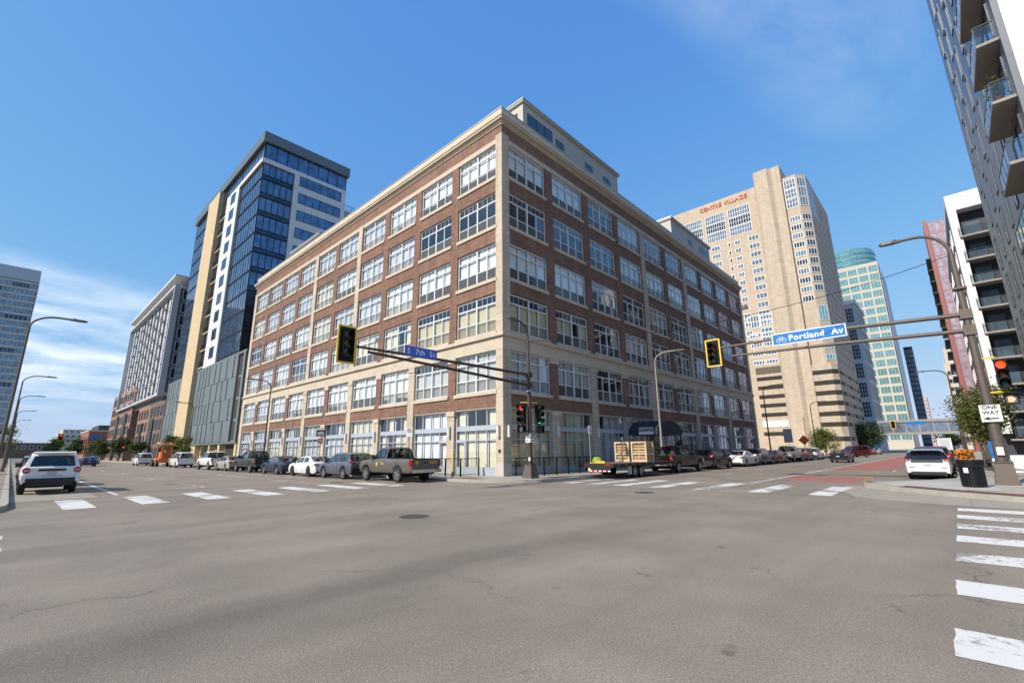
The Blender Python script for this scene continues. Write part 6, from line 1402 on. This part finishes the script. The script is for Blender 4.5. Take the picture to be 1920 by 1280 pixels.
ty, ri = wheel_meshes(.5, .35)
for ax in (-1.4, 1.4):
    for sg in (-1, 1): w = ob('wheel', ty, ol, (ax, sg * .9, .5), 0 if sg < 0 else math.pi); ob('rim', ri, w)
# ------------------------------------------------------------------ trees and plants
BARK = pm('bark', (.10, .078, .06), .9, var=.25, vs=6, bump=.6, bs=25)
def leafm(name, c, c2):
    m, t, b = _new(name); n = N(t, 'ShaderNodeTexNoise', Scale=1.1, Detail=3.0); t.links.new(pos_node(t), n.inputs['Vector'])
    oi = N(t, 'ShaderNodeTexNoise', Scale=9.0, Detail=1.0); t.links.new(pos_node(t), oi.inputs['Vector'])
    a = N(t, 'ShaderNodeMath', operation='ADD'); t.links.new(n.outputs[0], a.inputs[0]); t.links.new(oi.outputs[0], a.inputs[1])
    r_ = N(t, 'ShaderNodeMapRange'); r_.inputs[1].default_value = .75; r_.inputs[2].default_value = 1.25; t.links.new(a.outputs[0], r_.inputs[0])
    mx = N(t, 'ShaderNodeMix', data_type='RGBA'); t.links.new(r_.outputs[0], mx.inputs[0]); mx.inputs[6].default_value = (*c, 1); mx.inputs[7].default_value = (*c2, 1); t.links.new(mx.outputs[2], b.inputs['Base Color'])
    b.inputs['Roughness'].default_value = .6
    tl = N(t, 'ShaderNodeBsdfTranslucent'); t.links.new(mx.outputs[2], tl.inputs[0]); ms = N(t, 'ShaderNodeMixShader'); ms.inputs[0].default_value = .3
    t.links.new(b.outputs[0], ms.inputs[1]); t.links.new(tl.outputs[0], ms.inputs[2]); t.links.new(ms.outputs[0], t.nodes['Material Output'].inputs[0]); return m
LEAFG = leafm('leaves_green', (.045, .085, .022), (.10, .125, .03)); LEAFY = leafm('leaves_turning', (.075, .115, .028), (.165, .15, .04)); LEAFD = leafm('leaves_dark', (.038, .068, .022), (.07, .10, .03)); LEAFB = leafm('leaves_bright', (.10, .15, .03), (.22, .22, .05))
def tree(label, x, y, h, crown_z, rx, rz_, n, leaf, lm_, seed, name='tree', z0=.15, group=None, trunk_r=.11, cat='tree'):
    rd = random.Random(seed); o = thing(name, label, cat, (x, y, z0), 0, group)
    tk = MB(); top = Vector((rd.uniform(-.2, .2), rd.uniform(-.2, .2), crown_z + rz_ * .35))
    tk.tube([(0, 0, 0), (rd.uniform(-.06, .06), rd.uniform(-.06, .06), crown_z * .5), top], [trunk_r, trunk_r * .75, trunk_r * .3], 8); cl = []
    for i in range(13):
        a = rd.uniform(0, 6.28); rr_ = rx * rd.uniform(.35, .85); zz = crown_z + rz_ * rd.uniform(-.65, .8); sc_k = math.sqrt(max(.15, 1 - ((zz - crown_z) / rz_) ** 2))
        e = Vector((rr_ * sc_k * math.cos(a), rr_ * sc_k * math.sin(a), zz)); s = Vector((0, 0, max(crown_z - rz_ * .9, zz - rz_ * .6) * .9))
        mid = (s + e) / 2 + Vector((rd.uniform(-.1, .1), rd.uniform(-.1, .1), .12 * rz_)); tk.tube([s, mid, e], [trunk_r * .4, trunk_r * .25, trunk_r * .08], 5); cl.append(e)
        cl.append(mid + Vector((rd.uniform(-.3, .3), rd.uniform(-.3, .3), rd.uniform(-.2, .4))) * rx * .4)
    cl.append(top)
    tk.build('trunk', BARK, o, smooth=60)
    cr_ = MB()
    for i in range(n):
        c = rd.choice(cl); s = rx * .34
        p = c + Vector((rd.gauss(0, s * .55), rd.gauss(0, s * .55), rd.gauss(0, s * .45)))
        u = Vector((rd.uniform(-1, 1), rd.uniform(-1, 1), rd.uniform(-.6, .6))).normalized(); v = u.cross(Vector((rd.uniform(-1, 1), rd.uniform(-1, 1), rd.uniform(-1, 1)))).normalized(); l = leaf * rd.uniform(.6, 1.3)
        cr_.face([p - u * l, p - v * l * .5, p + u * l, p + v * l * .5])
    tag(cr_.build('crown', lm_, o), kind='stuff'); return o
tree('leafy street tree with turning leaves behind the pole with the bike street sign', 40.5, -1.35, 5.6, 3.3, 1.75, 2.0, 6500, .085, LEAFY, 1)
tree('street tree with thinner foliage beside the white balcony block', 52, -1.5, 6, 4.0, 2.0, 2.2, 5000, .11, LEAFG, 2)
tree('young street tree in the gap by the charcoal SUV', 47.0, -1.2, 5, 3.2, 1.4, 1.7, 3500, .10, LEAFY, 3)
tree('bright green small tree in front of the tan high-rise', 107.5, 18.6, 5, 2.7, 2.7, 2.3, 5000, .16, LEAFB, 4)
for i, (x, y, r_) in enumerate(((165, 20, 4), (171, 18.2, 4.2), (190, 1.0, 4.5))): tree(['dark round tree before the blue framed building', 'dark round tree right beneath the skyway end', 'dark tree on the pavement just beyond the skyway'][i], x, y, 8, 4.6, r_, 3.4, 3500, .26, LEAFD, 10 + i, trunk_r=.2)
for i, (x, y, h, r_, lm_, lb) in enumerate(((18.6, 88.5, 4.2, 1.3, LEAFB, 'slim bright tree by the cream stone fin'), (18.6, 98, 5, 1.7, LEAFG, 'small green tree beyond the cream stone fin'), (18.7, 128, 4.6, 1.8, LEAFG, 'green tree before the brown brick wings'), (18.6, 153, 6.0, 2.4, LEAFD, 'dark tree by the distant signal mast'), (18.4, 182, 6.0, 2.6, LEAFG, 'green tree before the far brick wing'), (18.6, 200, 7, 3.2, LEAFG, 'green tree at the end of the far brick wing'))):
    tree(lb, x, y, h, h * .62, r_, h * .36, 2600, .10 + .0009 * y, lm_, 20 + i)
for i, (x, y, h, r_, lm_, lb) in enumerate(((-7, 60, 6.0, 2.6, LEAFD, 'dark tree behind the street lamp on the open side'), (-6, 110, 7, 2.8, LEAFD, 'dark tree beyond the silver SUV on the open side'), (-5.5, 150, 8, 3.2, LEAFD, 'tall dark tree halfway up the open side'), (-5, 190, 9, 4.0, LEAFG, 'green tree further up the open side'), (-3, 250, 12, 6, LEAFB, 'yellow green tree below the condominium tower'), (14, 330, 10, 5, LEAFB, 'wide yellow green tree closing 7th'), (18, 262, 8, 3.2, LEAFG, 'green tree at the red brick hall corner'))):
    tree(lb, x, y, h, h * .6, r_, h * .4, 3000, .14 + .0009 * y, lm_, 40 + i, trunk_r=.2)
# potted evergreens by the entrance and on a balcony
for i, (x, y) in enumerate(((35.6, 18.0), (40.9, 18.0))):
    tree(['dark potted evergreen between the entrance canopy and the tan street lamp', 'dark potted evergreen under the entrance canopy behind the black SUV'][i], x, y, 2.4, 1.5, .45, .95, 1800, .06, LEAFD, 70 + i, name='potted_evergreen', trunk_r=.05, cat='plant')
bpz = 4.9 + 3.45 * 4
pp = thing('potted_plant', 'leafy plant in a red pot on a corner balcony', 'plant', (31.95, -4.45, bpz))
MB().lathe([(.13, 0), (.2, .32), (.22, .34), (.17, .34), (.001, .3)], (0, 0, 0), 14).build('pot', pm('red_pot', (.3, .04, .04), .4), pp, smooth=40)
rd = random.Random(9); m_ = MB()
for i in range(380):
    p = Vector((rd.gauss(0, .16), rd.gauss(0, .16), .45 + abs(rd.gauss(0, .45)))); u = Vector((rd.uniform(-1, 1), rd.uniform(-1, 1), rd.uniform(-1, 1))).normalized() * .07; v = u.orthogonal() * .5; m_.face([p - u, p - v, p + u, p + v])
tag(m_.build('leaves', LEAFG, pp), kind='stuff')
m_ = MB(); rd = random.Random(12)
for i in range(900):
    x, y = rd.uniform(-1.25, -.3), rd.uniform(27, 38); h = rd.uniform(.04, .16); a = rd.uniform(0, 6.28); m_.face([(x, y, .157), (x + .02 * math.cos(a), y + .02 * math.sin(a), .157), (x + rd.uniform(-.05, .05), y + rd.uniform(-.05, .05), .157 + h)])
tag(m_.build('verge_grass', LEAFB), 'tufts of dry grass on the strip beside the white SUV', 'grass', kind='stuff')
m_ = MB()
for i in range(120):
    a, r_ = rd.uniform(0, 6.28), rd.random() * .16; p = Vector((25.9 + r_ * math.cos(a), 3.1 + r_ * math.sin(a), .156)); q = p + Vector((rd.uniform(-.1, .1), rd.uniform(-.1, .1), rd.uniform(.1, .3))); m_.face([p, p + Vector((.015, .01, 0)), q])
tag(m_.build('dry_weed', pm('straw', (.4, .32, .18), .9)), 'tuft of dry weed growing at the corner kerb', 'weed', kind='stuff')
